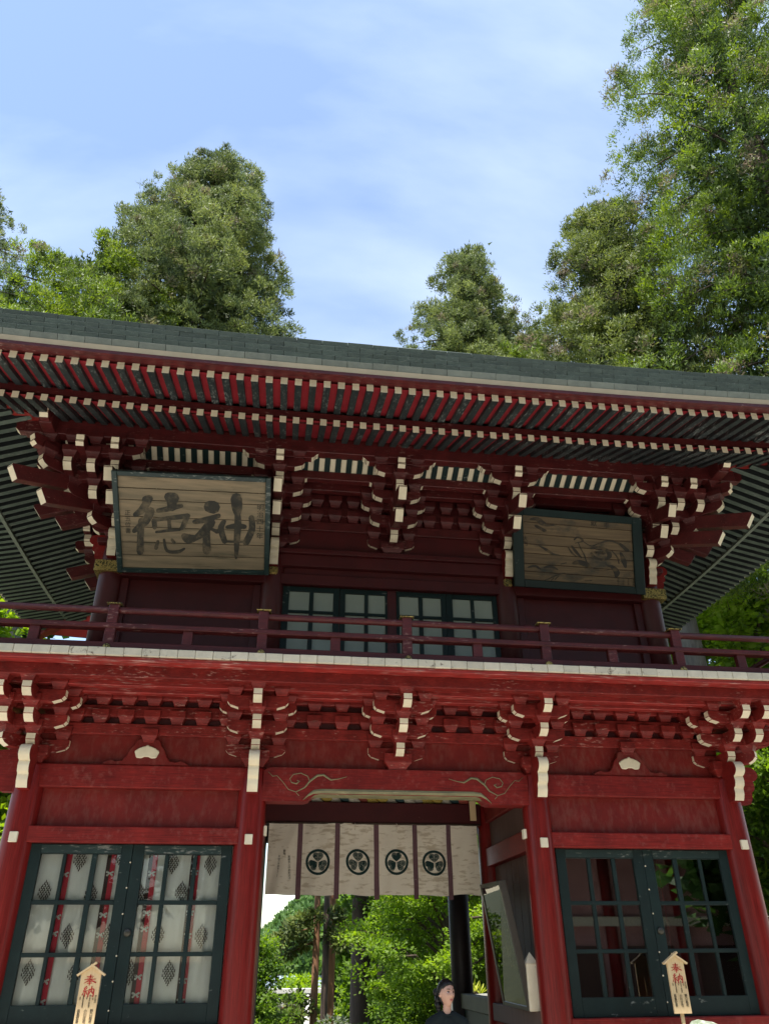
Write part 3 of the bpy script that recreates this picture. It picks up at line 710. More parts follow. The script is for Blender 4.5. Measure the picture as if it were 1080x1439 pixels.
# ---- upper brackets
UZ0 = 6.122
TAIL2 = tail_mesh(0.72, 0.10, 0.15, 0.30); TAIL3 = tail_mesh(1.0, 0.10, 0.15, 0.38)
TAIL2D = tail_mesh(1.04, 0.11, 0.165, 0.36); TAIL3D = tail_mesh(1.42, 0.11, 0.165, 0.46)
WN = small_wave_mesh(1.00, 0.095, 0.15); WND = small_wave_mesh(1.32, 0.10, 0.15)
_pl = [(-0.46, 0.085), (-0.455, 0.06), (-0.425, 0.045), (-0.41, 0.02), (-0.375, 0), (0.375, 0), (0.41, 0.02), (0.425, 0.045), (0.455, 0.06), (0.46, 0.085)]
PURL = MB().prism(_pl, 'y', -0.05, 0.05, 0, [1, 1, 1, 1, 0, 1, 1, 1, 1, 0]).mesh('purlin_bolster', ['maroon_shaded', 'white'], 0.003)
def upper_extras(S, x, y, rz, kit):
    part('tail_rafter', TAIL2, S, (0, 0, 0.395 - 0.02)); part('tail_rafter', TAIL3, S, (0, 0, 0.60))
    z4 = 0.115 + 3 * kit.pitch
    part('carved_nose', WN, S, (0, 0, z4 + 0.0))
    part('bracket_arm', kit.a_short, S, (0, -kit.step * 3, z4)); part('bracket_arm', kit.a_long, S, (0, -kit.step * 2, z4 + 0.001))
    for sx in (-1, 1): part('bearing_block', kit.block, S, (sx * 0.225, -kit.step * 3, z4 + kit.armh))
    part('purlin_bolster', PURL, S, (0, -0.79, 0.885))
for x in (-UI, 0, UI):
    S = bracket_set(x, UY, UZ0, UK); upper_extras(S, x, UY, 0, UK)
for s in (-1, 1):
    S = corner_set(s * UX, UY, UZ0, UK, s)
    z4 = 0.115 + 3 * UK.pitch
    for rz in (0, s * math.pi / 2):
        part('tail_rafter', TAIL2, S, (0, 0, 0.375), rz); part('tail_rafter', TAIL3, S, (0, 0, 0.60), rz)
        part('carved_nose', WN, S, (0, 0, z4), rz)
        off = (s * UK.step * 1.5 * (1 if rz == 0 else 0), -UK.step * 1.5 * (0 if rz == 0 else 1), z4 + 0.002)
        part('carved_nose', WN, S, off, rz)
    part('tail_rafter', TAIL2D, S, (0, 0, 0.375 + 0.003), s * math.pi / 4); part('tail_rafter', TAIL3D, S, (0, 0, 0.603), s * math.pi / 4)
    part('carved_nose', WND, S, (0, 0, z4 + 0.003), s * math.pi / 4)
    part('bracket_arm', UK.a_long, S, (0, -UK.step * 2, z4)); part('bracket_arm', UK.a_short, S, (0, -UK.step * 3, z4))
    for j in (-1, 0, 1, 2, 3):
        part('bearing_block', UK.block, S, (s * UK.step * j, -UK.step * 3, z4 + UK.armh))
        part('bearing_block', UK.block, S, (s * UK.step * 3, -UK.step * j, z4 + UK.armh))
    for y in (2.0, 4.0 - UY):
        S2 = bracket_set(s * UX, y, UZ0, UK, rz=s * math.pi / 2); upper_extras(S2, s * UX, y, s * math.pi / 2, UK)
# wall rows and through beams of the upper storey
bx('through_beam', GATE, -UX - 0.2, UX + 0.2, UY - 0.05, UY, 6.445, 6.57, 'maroon_shaded')
bx('through_beam', GATE, -UX - 0.2, UX + 0.2, UY - 0.05, UY, 6.66, 6.785, 'maroon_shaded')
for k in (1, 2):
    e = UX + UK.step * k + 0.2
    bx('through_beam', GATE, -e, e, UY - UK.step * k - 0.05, UY - UK.step * k + 0.05, 6.885 - 0.001 * k, 7.0, 'maroon_shaded')
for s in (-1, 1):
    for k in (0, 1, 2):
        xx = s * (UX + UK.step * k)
        bx('through_beam', GATE, xx - 0.05, xx + 0.05, UY + 0.06, 4 - UY, 6.883 - 0.001 * k, 7.002, 'maroon_shaded')
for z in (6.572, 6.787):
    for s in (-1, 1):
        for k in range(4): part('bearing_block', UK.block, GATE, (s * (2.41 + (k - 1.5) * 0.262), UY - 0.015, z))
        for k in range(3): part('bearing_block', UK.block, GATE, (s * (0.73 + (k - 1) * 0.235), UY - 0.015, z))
# purlins
PY, PX = -0.57, 4.15
bx('eave_purlin', GATE, -PX - 0.28, PX + 0.28, PY - 0.07, PY + 0.07, 7.085, 7.30, 'maroon_shaded')
for s in (-1, 1): bx('eave_purlin', GATE, s * PX - 0.07, s * PX + 0.07, PY - 0.28, 4.6, 7.086, 7.295, 'maroon_shaded')
me_pn = small_wave_mesh(0.30, 0.10, 0.17)
for s in (-1, 1):
    part('carved_nose', me_pn, GATE, (s * PX, PY - 0.10, 7.10)); part('carved_nose', me_pn, GATE, (s * (PX + 0.10), PY, 7.102), rz=s * math.pi / 2)
# striped cove between the brackets
cove = bx('cove_board', GATE, -UX - 0.6, UX + 0.6, -0.575, -0.29, 7.10, 7.115, 'cream', 0)
cb = MB(); cb.hexa([(-4.0, -0.30, 6.99), (4.0, -0.30, 6.99), (4.0, -0.27, 7.0), (-4.0, -0.27, 7.0), (-4.0, -0.515, 7.095), (4.0, -0.515, 7.095), (4.0, -0.50, 7.115), (-4.0, -0.50, 7.115)])
COVE = pmb('cove_panel', GATE, cb, ['white'])
me_sl = MB().hexa([(-0.034, -0.315, 6.975), (0.034, -0.315, 6.975), (0.034, -0.285, 6.985), (-0.034, -0.285, 6.985), (-0.034, -0.53, 7.083), (0.034, -0.53, 7.083), (0.034, -0.51, 7.10), (-0.034, -0.51, 7.10)]).mesh('cove_slat', ['green'])
for i in range(58):
    x = -3.85 + i * 0.135
    part('cove_slat', me_sl, COVE, (x, 0, 0))

# ---- eaves
O_P, O_B, O_F, O_E = 0.79, 1.65, 2.30, 2.50           # front offsets from the wall line
S_B, S_F, S_E = 1.79, 2.56, 2.78                      # side offsets
def rise(t): return 0.15 * min(1.2, abs(t)) ** 2.6
# heights (bottom of rafters) as a function of the outward offset fraction
def base_z(f):   # f: 0 at the wall, 1 at the tip
    return 7.60 - 0.70 * f
def fly_z(f):    # f: 0 at the kioi, 1 at the tip
    return 7.085 - 0.175 * f
RW, RH = 0.072, 0.088
def rafter_piece(p0, p1, latvec, wd, h, mname):
    """p0 inner, p1 outer bottom-centre points"""
    lx, ly = latvec[0] * wd / 2, latvec[1] * wd / 2
    mid = [(a + b) / 2 for a, b in zip(p0, p1)]
    def q(p, s, dz): return (p[0] + s * lx - mid[0], p[1] + s * ly - mid[1], p[2] + dz - mid[2])
    mb = MB(); mb.v += [q(p0, -1, 0), q(p0, 1, 0), q(p1, 1, 0), q(p1, -1, 0), q(p0, -1, h), q(p0, 1, h), q(p1, 1, h), q(p1, -1, h)]
    for k, f in enumerate(((0, 1, 2, 3), (4, 7, 6, 5), (0, 4, 5, 1), (1, 5, 6, 2), (2, 6, 7, 3), (3, 7, 4, 0))): mb.face(f, 1 if k == 4 else (0 if k == 0 else 2))
    me = mb.mesh('rafter', [mname, 'white', 'rafter' if mname == 'rafter' else 'dark_board'])  # side-eave rafters get near-black flanks: shade in the gaps is painted on
    return part('rafter', me, GATE, mid)
HX_B, HX_F = UX + S_B, UX + S_F          # half lengths of the front eave lines
SP = 0.1505
i0 = int(HX_F / SP)
for i in range(-i0, i0 + 1):
    x = i * SP + 0.06
    if abs(x) < HX_B - 0.10:
        t = abs(x) / HX_F
        st = max(0.0, (abs(x) - UX) / S_B)           # where the hip cuts it
        f0 = max(0.12, st)
        if f0 < 0.94:
            rz_ = rise(t)
            rafter_piece((x, UY - O_B * f0, base_z(f0) + rz_ * f0), (x + 0.0, UY - O_B, base_z(1) + rz_), (1, 0), RW, RH, 'rafter')
    if abs(x) < HX_F - 0.08:
        t = abs(x) / HX_F
        o0 = O_B - 0.06
        stx = (abs(x) - UX) / S_F * O_F
        o0 = max(o0, stx)
        if o0 < O_F - 0.05:
            f0 = (o0 - O_B) / (O_F - O_B)
            rafter_piece((x, UY - o0, fly_z(f0) + rise(t)), (x, UY - O_F, fly_z(1) + rise(t)), (1, 0), RW, RH, 'rafter')
YC = 2.0; HB = YC - UY
HY_F = HB + O_F
for s in (-1, 1):
    j0 = int(HY_F / SP)
    for j in range(-j0, j0 + 1):
        d = j * SP                              # along the side, from the middle
        y = YC + d; t = abs(d) / HY_F
        if abs(d) < HB + O_B - 0.1:
            f0 = max(0.12, (abs(d) - HB) / O_B)
            if f0 < 0.94:
                rafter_piece((s * (UX + S_B * f0), y, base_z(f0) + rise(t) * f0), (s * (UX + S_B), y, base_z(1) + rise(t)), (0, 1), RW, RH, 'rafter_side')
        if abs(d) < HY_F - 0.08:
            o0 = max(S_B - 0.06, (abs(d) - HB) / O_F * S_F)
            if o0 < S_F - 0.05:
                f0 = (o0 - S_B) / (S_F - S_B)
                rafter_piece((s * (UX + o0), y, fly_z(f0) + rise(t)), (s * (UX + S_F), y, fly_z(1) + rise(t)), (0, 1), RW, RH, 'rafter_side')
# strips that follow the eaves: front / sides / rear
def eave_strip(name, of, os_, w_in, z0, z1, mname, zr=1.0, sides=True, lean=0.0, ends=True):
    """one strip per side of the roof; of/os_: outer offset front/side, w_in: inward width"""
    n = 48
    hx, hy = UX + os_, HB + of
    def ring(pts):
        mb = MB()
        for q in pts: mb.v += q
        m = len(pts)
        for i in range(m - 1):
            a, b = 4 * i, 4 * (i + 1)
            for j in range(4): mb.face([a + j, a + (j + 1) % 4, b + (j + 1) % 4, b + j])
        mb.face([0, 1, 2, 3]); e = 4 * (m - 1); mb.face([e + 3, e + 2, e + 1, e])
        pmb(name, GATE, mb, [mname])
    for sgn in ((1, -1) if ends else ()):                 # front, rear
        pts = []
        for i in range(n + 1):
            a = -1 + 2 * i / n
            r = rise(a) * zr
            xo, xi = a * hx, a * (hx - w_in)
            yo, yi = YC - sgn * hy, YC - sgn * (hy - w_in)
            pts.append([(xo, yo + sgn * lean, z0 + r), (xo, yo, z1 + r), (xi, yi, z1 + r), (xi, yi, z0 + r)])
        ring(pts)
    if sides:
        for sgn in (1, -1):
            pts = []
            for i in range(n + 1):
                a = -1 + 2 * i / n
                r = rise(a) * zr
                yo, yi = YC + a * hy, YC + a * (hy - w_in)
                xo, xi = sgn * hx, sgn * (hx - w_in)
                pts.append([(xo - sgn * lean, yo, z0 + r), (xo, yo, z1 + r), (xi, yi, z1 + r), (xi, yi, z0 + r)])
            ring(pts)
eave_strip('lower_eave_fillet', O_B - 0.02, S_B - 0.02, 0.10, base_z(1) + RH + 0.002, fly_z(0) - 0.004, 'maroon_shaded', sides=False)
eave_strip('upper_eave_fillet', O_F + 0.115, S_F + 0.15, 0.24, fly_z(1) + RH + 0.002, 7.04, 'maroon_shaded', sides=False)
eave_strip('lower_eave_fillet', O_B + 0.0, S_B + 0.02, 0.05, base_z(1) - 0.012, fly_z(0) - 0.004, 'rafter_pale', ends=False)
eave_strip('upper_eave_fillet', O_F + 0.03, S_F + 0.03, 0.10, fly_z(1) + RH + 0.002, 7.045, 'rafter_pale', ends=False)
eave_strip('cream_fascia', O_E - 0.055, S_E - 0.055, 0.12, 7.02, 7.082, 'cream', lean=0.05)
# soffit boards
def quadgrid(mb, fpts, n=24):
    k = len(mb.v)
    for i in range(n + 1):
        mb.v += fpts(-1 + 2 * i / n)
    for i in range(n):
        a = k + 2 * i; mb.face([a, a + 1, a + 3, a + 2])
for sgn in (1, -1):
    def fb(a, sgn=sgn):
        return [(a * UX, YC - sgn * HB, base_z(0) + 0.056), (a * HX_B, YC - sgn * (HB + O_B), base_z(1) + 0.056 + rise(a * HX_B / HX_F))]
    def ff(a, sgn=sgn):
        return [(a * (HX_B - 0.06), YC - sgn * (HB + O_B - 0.08), fly_z(-0.1) + 0.056 + rise(a * 0.88)), (a * HX_F, YC - sgn * (HB + O_F), fly_z(1) + 0.056 + rise(a))]
    for fn in (fb, ff):
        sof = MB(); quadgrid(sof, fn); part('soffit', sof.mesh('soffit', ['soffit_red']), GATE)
for sgn in (1, -1):
    def sb(a, sgn=sgn):
        return [(sgn * UX, YC + a * HB, base_z(0) + RH - 0.003), (sgn * HX_B, YC + a * (HB + O_B), base_z(1) + RH - 0.003 + rise(a * 0.88))]
    def sf(a, sgn=sgn):
        return [(sgn * (HX_B - 0.08), YC + a * (HB + O_B - 0.06), fly_z(-0.1) + RH - 0.003 + rise(a * 0.88)), (sgn * HX_F, YC + a * HY_F, fly_z(1) + RH - 0.003 + rise(a))]
    for fn in (sb, sf):
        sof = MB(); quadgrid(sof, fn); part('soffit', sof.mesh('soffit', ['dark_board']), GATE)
# hip rafters
for s in (-1, 1):
    for front in (1, -1):
        c0 = (s * (UX + 0.1), YC - front * (HB + 0.1)); c1 = (s * (UX + S_F + 0.1), YC - front * (HB + O_F + 0.09))
        hm = MB(); w_ = 0.075
        d = Vector((c1[0] - c0[0], c1[1] - c0[1])).normalized(); nrm = Vector((-d.y, d.x)) * w_
        pts = []
        for (c, z) in ((c0, 7.38), (c1, 6.98)):
            pts += [(c[0] - nrm.x, c[1] - nrm.y, z), (c[0] + nrm.x, c[1] + nrm.y, z)]
        b0, b1, e0, e1 = pts
        hm.hexa([b0, b1, e1, e0, (b0[0], b0[1], b0[2] + 0.2), (b1[0], b1[1], b1[2] + 0.2), (e1[0], e1[1], e1[2] + 0.2), (e0[0], e0[1], e0[2] + 0.2)])
        pmb('hip_rafter', GATE, hm, ['red'])
# roof: thick shingled edge and the hipped slopes above it
ZT = 7.37
rm = MB()
levels = [(O_E - 0.02, S_E - 0.02, ZT - 0.03, 1.0), (O_E - 0.02, S_E - 0.02, ZT, 1.0), (1.4, 1.7, 8.02, 0.5), (0.3, 0.5, 8.85, 0.1), (-1.0, -0.4, 10.2, 0.0), (-HB + 0.05, -1.1, 11.3, 0.0)]
n = 24; loops = []
for of, os_, z, zr in levels:
    hx, hy = UX + os_, HB + of; lp = []
    for side in range(4):
        for i in range(n):
            a = -1 + 2 * i / n
            x, y = [(a * hx, YC - hy), (hx, YC + a * hy), (-a * hx, YC + hy), (-hx, YC - a * hy)][side]
            lp.append(len(rm.v)); rm.v.append((x, y, z + rise(a) * zr))
    loops.append(lp)
for a, b in zip(loops[:-1], loops[1:]):
    m = len(a)
    for i in range(m): rm.face([a[i], a[(i + 1) % m], b[(i + 1) % m], b[i]])
rm.face(loops[-1])
ROOF = pmb('roof', GATE, rm, ['shingle'])
# underside of the shingle layer + courses
courses = 4
ch_ = (ZT - 7.155) / courses
for c in range(courses + 1):
    pale = c == 0
    z0 = 7.078 if pale else 7.155 + (c - 1) * ch_
    z1 = 7.155 if pale else z0 + ch_
    of = O_E - 0.035 + 0.011 * c
    ln = 0.27
    cnt = 46
    hx = UX + S_E - 0.03 + 0.011 * c
    for i in range(cnt):
        x0 = -hx + 2 * hx * (i + (0.5 if c % 2 else 0.0)) / cnt; x1 = x0 + 2 * hx / cnt - 0.004
        x1 = min(x1, hx)
        if x1 - x0 < 0.05: continue
        ra_, rb_ = rise(x0 / hx), rise(x1 / hx)
        jz = random.uniform(-0.002, 0.002); jy = random.uniform(-0.004, 0.004)
        yo = UY - of + jy
        cx_, cz_ = (x0 + x1) / 2, (z0 + z1) / 2
        g = 0.0015
        tilt = 0.02 if not pale else 0.035
        mb = MB().hexa([(x0 - cx_, tilt, z0 + ra_ + g + jz - cz_), (x1 - cx_, tilt, z0 + rb_ + g + jz - cz_), (x1 - cx_, 0.22, z0 + rb_ + g - cz_), (x0 - cx_, 0.22, z0 + ra_ + g - cz_),
                        (x0 - cx_, 0, z1 + ra_ - g + jz - cz_), (x1 - cx_, 0, z1 + rb_ - g + jz - cz_), (x1 - cx_, 0.22, z1 + rb_ - g - cz_), (x0 - cx_, 0.22, z1 + ra_ - g - cz_)])
        part('shingle', mb.mesh('shingle', ['shingle_pale' if pale else 'shingle'], 0.002), ROOF, (cx_, yo, cz_))
eave_strip('roof_edge', O_E - 0.06, S_E - 0.0, 0.3, 7.086, ZT - 0.03, 'shingle', lean=0.03)

# ------------------------------------------------------------------ hanging plaques
def chart(c00, c10, c11, c01, off=0.0):
    """bilinear chart on a planar quad (top-left, top-right, bottom-right, bottom-left); off = distance towards the viewer"""
    a, b, c, d = [Vector(q) for q in (c00, c10, c11, c01)]
    nrm = (b - a).cross(d - a).normalized()
    if nrm.y > 0: nrm = -nrm
    def f(s, t, o=0.0):
        return (a * (1 - s) * (1 - t) + b * s * (1 - t) + c * s * t + d * (1 - s) * t) + nrm * (off + o)
    f.n = nrm
    return f
def plank_quad(mb, f, s0, s1, t0, t1, th, m=0):
    q = [f(s0, t1), f(s1, t1), f(s1, t1, -th), f(s0, t1, -th), f(s0, t0), f(s1, t0), f(s1, t0, -th), f(s0, t0, -th)]
    return mb.hexa(q, m)
def framed_board(root, f, fw_s, fw_t, nb, wood, frame_m, skew=None):
    """frame of four bars (proud) and nb horizontal boards"""
    edges = [0.0] + [ (i + (random.uniform(-0.15, 0.15) if 0 < i < nb else 0)) / nb for i in range(1, nb)] + [1.0]
    for i in range(nb):
        t0 = fw_t * 0.7 + edges[i] * (1 - 1.4 * fw_t); t1 = fw_t * 0.7 + edges[i + 1] * (1 - 1.4 * fw_t) - 0.006
        pmb('board', root, plank_quad(MB(), lambda s, t, o=0, j=random.uniform(-0.003, 0.003): f(s, t, o + j), fw_s * 0.8, 1 - fw_s * 0.8, t0, t1, 0.02), [wood], 0.002)
    for s0, s1, t0, t1 in ((0, fw_s, 0, 1), (1 - fw_s, 1, 0, 1)):
        pmb('frame_bar', root, plank_quad(MB(), lambda s, t, o=0: f(s, t, o + 0.035), s0, s1, t0, t1, 0.075), [frame_m], 0.006)
    for t0, t1 in ((0, fw_t), (1 - fw_t, 1)):
        pmb('frame_bar', root, plank_quad(MB(), lambda s, t, o=0: f(s, t, o + 0.033), fw_s, 1 - fw_s, t0, t1, 0.07), [frame_m], 0.006)
def local(root, f):
    o = root.location
    def g(s, t, off=0.0):
        return f(s, t, off) - o
    g.n = f.n
    return g

# left plaque: two big faded brush characters
c = [P(157, 660, Y=-0.92), P(381, 671, Y=-0.92), P(378, 807, Y=0.02), P(166, 803, Y=0.02)]
PL = thing('plaque', 'large pale wooden plaque with two faded brush characters, hung tilting under the eaves', 'plaque', tuple((Vector(c[2]) + Vector(c[3])) / 2))
f = local(PL, chart(*c)); framed_board(PL, f, 0.034, 0.046, 7, 'old_wood', 'green_worn')
def zpx(u, v):                                   # chart of the plaque from its enlarged picture
    t = (v - 40 - 0.055 * (u - 10)) / 620.0
    s = (u - 12 - 50 * t) / (1045 - 12 - 65 * t)
    return s, t
brush = [
 ([(640, 270), (670, 275)], [75, 80]), ([(545, 362), (620, 350), (700, 328)], [30, 38, 30]), ([(650, 370), (600, 430), (545, 468)], [60, 58, 30]),
 ([(548, 465), (505, 468), (478, 450)], [40, 62, 40]), ([(620, 400), (622, 480), (625, 545)], [50, 48, 55]), ([(655, 410), (690, 428)], [18, 26]),
 ([(815, 225), (820, 270), (822, 300)], [75, 72, 60]), ([(735, 365), (715, 410), (740, 490)], [30, 42, 35]), ([(915, 345), (918, 420), (880, 500)], [38, 45, 45]),
 ([(755, 400), (815, 395), (870, 400)], [22, 40, 30]), ([(822, 300), (826, 380), (820, 480), (815, 600)], [34, 46, 42, 18]), ([(745, 490), (815, 495), (880, 495)], [14, 16, 14]),
 ([(230, 220), (255, 215)], [48, 45]), ([(245, 225), (210, 280), (165, 310)], [52, 50, 30]), ([(262, 292), (230, 350), (160, 410)], [55, 55, 28]), ([(205, 350), (200, 440), (200, 540)], [42, 42, 46]),
 ([(375, 205), (410, 215)], [55, 70]), ([(395, 215), (400, 265)], [68, 60]), ([(310, 288), (380, 278), (460, 262)], [28, 34, 24]), ([(285, 350), (290, 390)], [34, 30]),
 ([(285, 345), (390, 335), (500, 325)], [24, 28, 34]), ([(495, 330), (470, 390), (450, 405)], [36, 34, 16]), ([(380, 340), (385, 400)], [24, 24]), ([(300, 420), (390, 412), (450, 410)], [16, 20, 14]),
 ([(310, 480), (300, 520)], [20, 26]), ([(350, 470), (370, 540), (440, 548), (480, 530)], [16, 20, 24, 14]), ([(400, 470), (415, 490)], [18, 20])]
mb = MB()
for k, (pts, wd) in enumerate(brush):
    ribbon(mb, pts, wd, lambda u, v, k=k: f(*zpx(u, v), 0.0045 + 0.0004 * (k % 6)), 0, 4)
pmb('brush_characters', PL, mb, ['ink_faded'])
def letters(root, f, body, s, t, size, mname, off=0.004, vertical=True, gap=1.05):
    """flat lettering laid on a chart at (s,t)"""
    me = text_mesh(body, size, mname, vertical, gap)
    a = f(s, t, off); ex = (f(min(s + 0.05, 1), t, off) - f(min(s + 0.05, 1) - 0.05, t, off)).normalized()
    ez = f.n; ey = ez.cross(ex)
    o = part('lettering', me, root); o.matrix_local = Matrix(((ex.x, ey.x, ez.x, a.x), (ex.y, ey.y, ez.y, a.y), (ex.z, ey.z, ez.z, a.z), (0, 0, 0, 1)))
    return o
letters(PL, f, '明治四十年', 0.935, 0.27, 0.085, 'ink_faded', 0.006)
letters(PL, f, '正五位書', 0.085, 0.38, 0.07, 'ink_faded', 0.006)

# right plaque: dark painting
c = [P(719, 712, Y=-0.36), P(899, 728, Y=-0.36), P(905, 836, Y=0.03), P(722, 824, Y=0.03)]
PR = thing('plaque', 'dark weathered painted wooden plaque with green frame under the eaves', 'plaque', tuple((Vector(c[2]) + Vector(c[3])) / 2))
f = local(PR, chart(*c)); framed_board(PR, f, 0.075, 0.095, 7, 'old_wood_dark', 'green')
letters(PR, f, '奉', 0.73, 0.10, 0.085, 'ink', 0.006); letters(PR, f, '献', 0.63, 0.085, 0.085, 'ink', 0.006)
letters(PR, f, '大門', 0.095, 0.36, 0.065, 'ink', 0.006)
for i, sx in enumerate((0.80, 0.84, 0.88, 0.92)): letters(PR, f, ('昭和十年', '三月吉日', '氏子中', '世話人')[i], sx, 0.80, 0.030, 'ink', 0.006)
for k, (pts, wd) in enumerate((
 ([(0.47, 0.36), (0.49, 0.325), (0.52, 0.33), (0.535, 0.365), (0.505, 0.385), (0.475, 0.40)], [0.010, 0.018, 0.022, 0.020, 0.010, 0.006]),
 ([(0.50, 0.39), (0.52, 0.47), (0.545, 0.55), (0.56, 0.63), (0.60, 0.70)], [0.008, 0.010, 0.012, 0.010, 0.008]),
 ([(0.54, 0.37), (0.60, 0.42), (0.66, 0.38), (0.74, 0.335), (0.82, 0.36), (0.88, 0.44)], [0.008, 0.012, 0.016, 0.020, 0.030, 0.040]),
 ([(0.60, 0.45), (0.66, 0.43), (0.72, 0.46), (0.74, 0.53), (0.70, 0.58), (0.63, 0.57), (0.60, 0.51)], [0.020, 0.035, 0.040, 0.036, 0.030, 0.030, 0.020]),
 ([(0.63, 0.50), (0.69, 0.50)], [0.030, 0.040]), ([(0.76, 0.46), (0.80, 0.54), (0.81, 0.62)], [0.010, 0.014, 0.008]), ([(0.83, 0.48), (0.85, 0.58), (0.86, 0.66)], [0.020, 0.045, 0.020]),
 ([(0.45, 0.44), (0.48, 0.51), (0.52, 0.58)], [0.016, 0.030, 0.012]), ([(0.42, 0.46), (0.45, 0.53), (0.48, 0.57)], [0.010, 0.020, 0.008]),
 ([(0.46, 0.66), (0.50, 0.64), (0.55, 0.66), (0.58, 0.70)], [0.030, 0.060, 0.065, 0.020]), ([(0.72, 0.66), (0.76, 0.67), (0.79, 0.74), (0.78, 0.80)], [0.014, 0.045, 0.050, 0.014]),
 ([(0.60, 0.70), (0.66, 0.73), (0.73, 0.71)], [0.008, 0.014, 0.008]), ([(0.20, 0.47), (0.25, 0.51), (0.30, 0.56), (0.36, 0.57)], [0.012, 0.030, 0.026, 0.008]),
 ([(0.14, 0.14), (0.19, 0.13), (0.23, 0.18), (0.27, 0.20), (0.34, 0.18)], [0.020, 0.050, 0.055, 0.030, 0.012]), ([(0.18, 0.22), (0.24, 0.27)], [0.030, 0.040]),
 ([(0.22, 0.91), (0.27, 0.87), (0.33, 0.82), (0.39, 0.79)], [0.006, 0.012, 0.014, 0.006]), ([(0.28, 0.90), (0.30, 0.86)], [0.008, 0.008]), ([(0.31, 0.88), (0.34, 0.83)], [0.008, 0.008]),
 ([(0.40, 0.84), (0.44, 0.845), (0.48, 0.85)], [0.008, 0.012, 0.008]), ([(0.54, 0.87), (0.59, 0.86)], [0.012, 0.012]), ([(0.11, 0.75), (0.16, 0.73), (0.20, 0.76)], [0.016, 0.034, 0.016]),
 ([(0.23, 0.74), (0.28, 0.72), (0.33, 0.75)], [0.014, 0.036, 0.016]), ([(0.36, 0.68), (0.40, 0.66)], [0.012, 0.014]))):
    mb = MB(); ribbon(mb, pts, wd, lambda u, v, k=k: f(u, v, 0.0045 + 0.0004 * (k % 6)), 0, 5)
    pmb('painted_stroke', PR, mb, ['ink_old'])

# ------------------------------------------------------------------ crest curtain in the passage
NY = 1.885
def noren_f(s, t, o=0.0):
    x = -1.318 + 2.63 * s; z = 3.207 - 0.80 * t
    y = NY + 0.016 * math.sin(s * 34 + 1.8 * t + 2.0 * math.sin(s * 9)) * (0.25 + t) + 0.006 * math.sin(s * 80 + 7 * t) + 0.010 * math.sin(t * 9 + s * 13) * (1 - t) - 0.03 * t
    return Vector((x, y - o, z + 0.006 * math.sin(s * 22) - 0.012 * t * math.sin(s * 5.5 * 3.1416) ** 2))
NR = thing('crest_curtain', 'cream cloth curtain with purple bands and four round leaf crests, hung in the passage', 'curtain', (0, NY, 3.207))
nb = MB(); ns, ntt = 110, 16
for j in range(ntt + 1):
    for i in range(ns + 1): nb.v.append(tuple(noren_f(i / ns, j / ntt) - NR.location))
for j in range(ntt):
    for i in range(ns): nb.face([j * (ns + 1) + i, j * (ns + 1) + i + 1, (j + 1) * (ns + 1) + i + 1, (j + 1) * (ns + 1) + i], 0, True)
pmb('cloth', NR, nb, ['noren'])
me_rod = MB().tube([(-1.36, 0, 0), (1.36, 0, 0)], 0.012, 8).mesh('rod', ['bark']); part('rod', me_rod, NR, (0, 0.0, 0.004))
bands = [0.148, 0.323, 0.508, 0.693, 0.858]
for b in bands:
    q = MB(); k = 0
    for j in range(19):
        for e in (-0.0115, 0.0115): q.v.append(tuple(noren_f(b + e, j / 17.0, 0.004) - NR.location))
    for j in range(18): q.face([2 * j, 2 * j + 1, 2 * j + 3, 2 * j + 2], 0, True)
    pmb('purple_band', NR, q, ['purple'])
def disc(mb, f, cx, cy, rx, ry, m, o, r_in=None, n=28):
    k = len(mb.v)
    for j in range(n):
        t = 2 * math.pi * j / n
        mb.v.append(f(cx + rx * math.cos(t), cy + ry * math.sin(t), o))
        if r_in: mb.v.append(f(cx + rx * r_in * math.cos(t), cy + ry * r_in * math.sin(t), o))
    if r_in:
        for j in range(n):
            j2 = (j + 1) % n; mb.face([k + 2 * j, k + 2 * j2, k + 2 * j2 + 1, k + 2 * j + 1], m)
    else: mb.face([k + j for j in range(n)], m)
def nf(s, t, o): return tuple(noren_f(s, t, o) - NR.location)
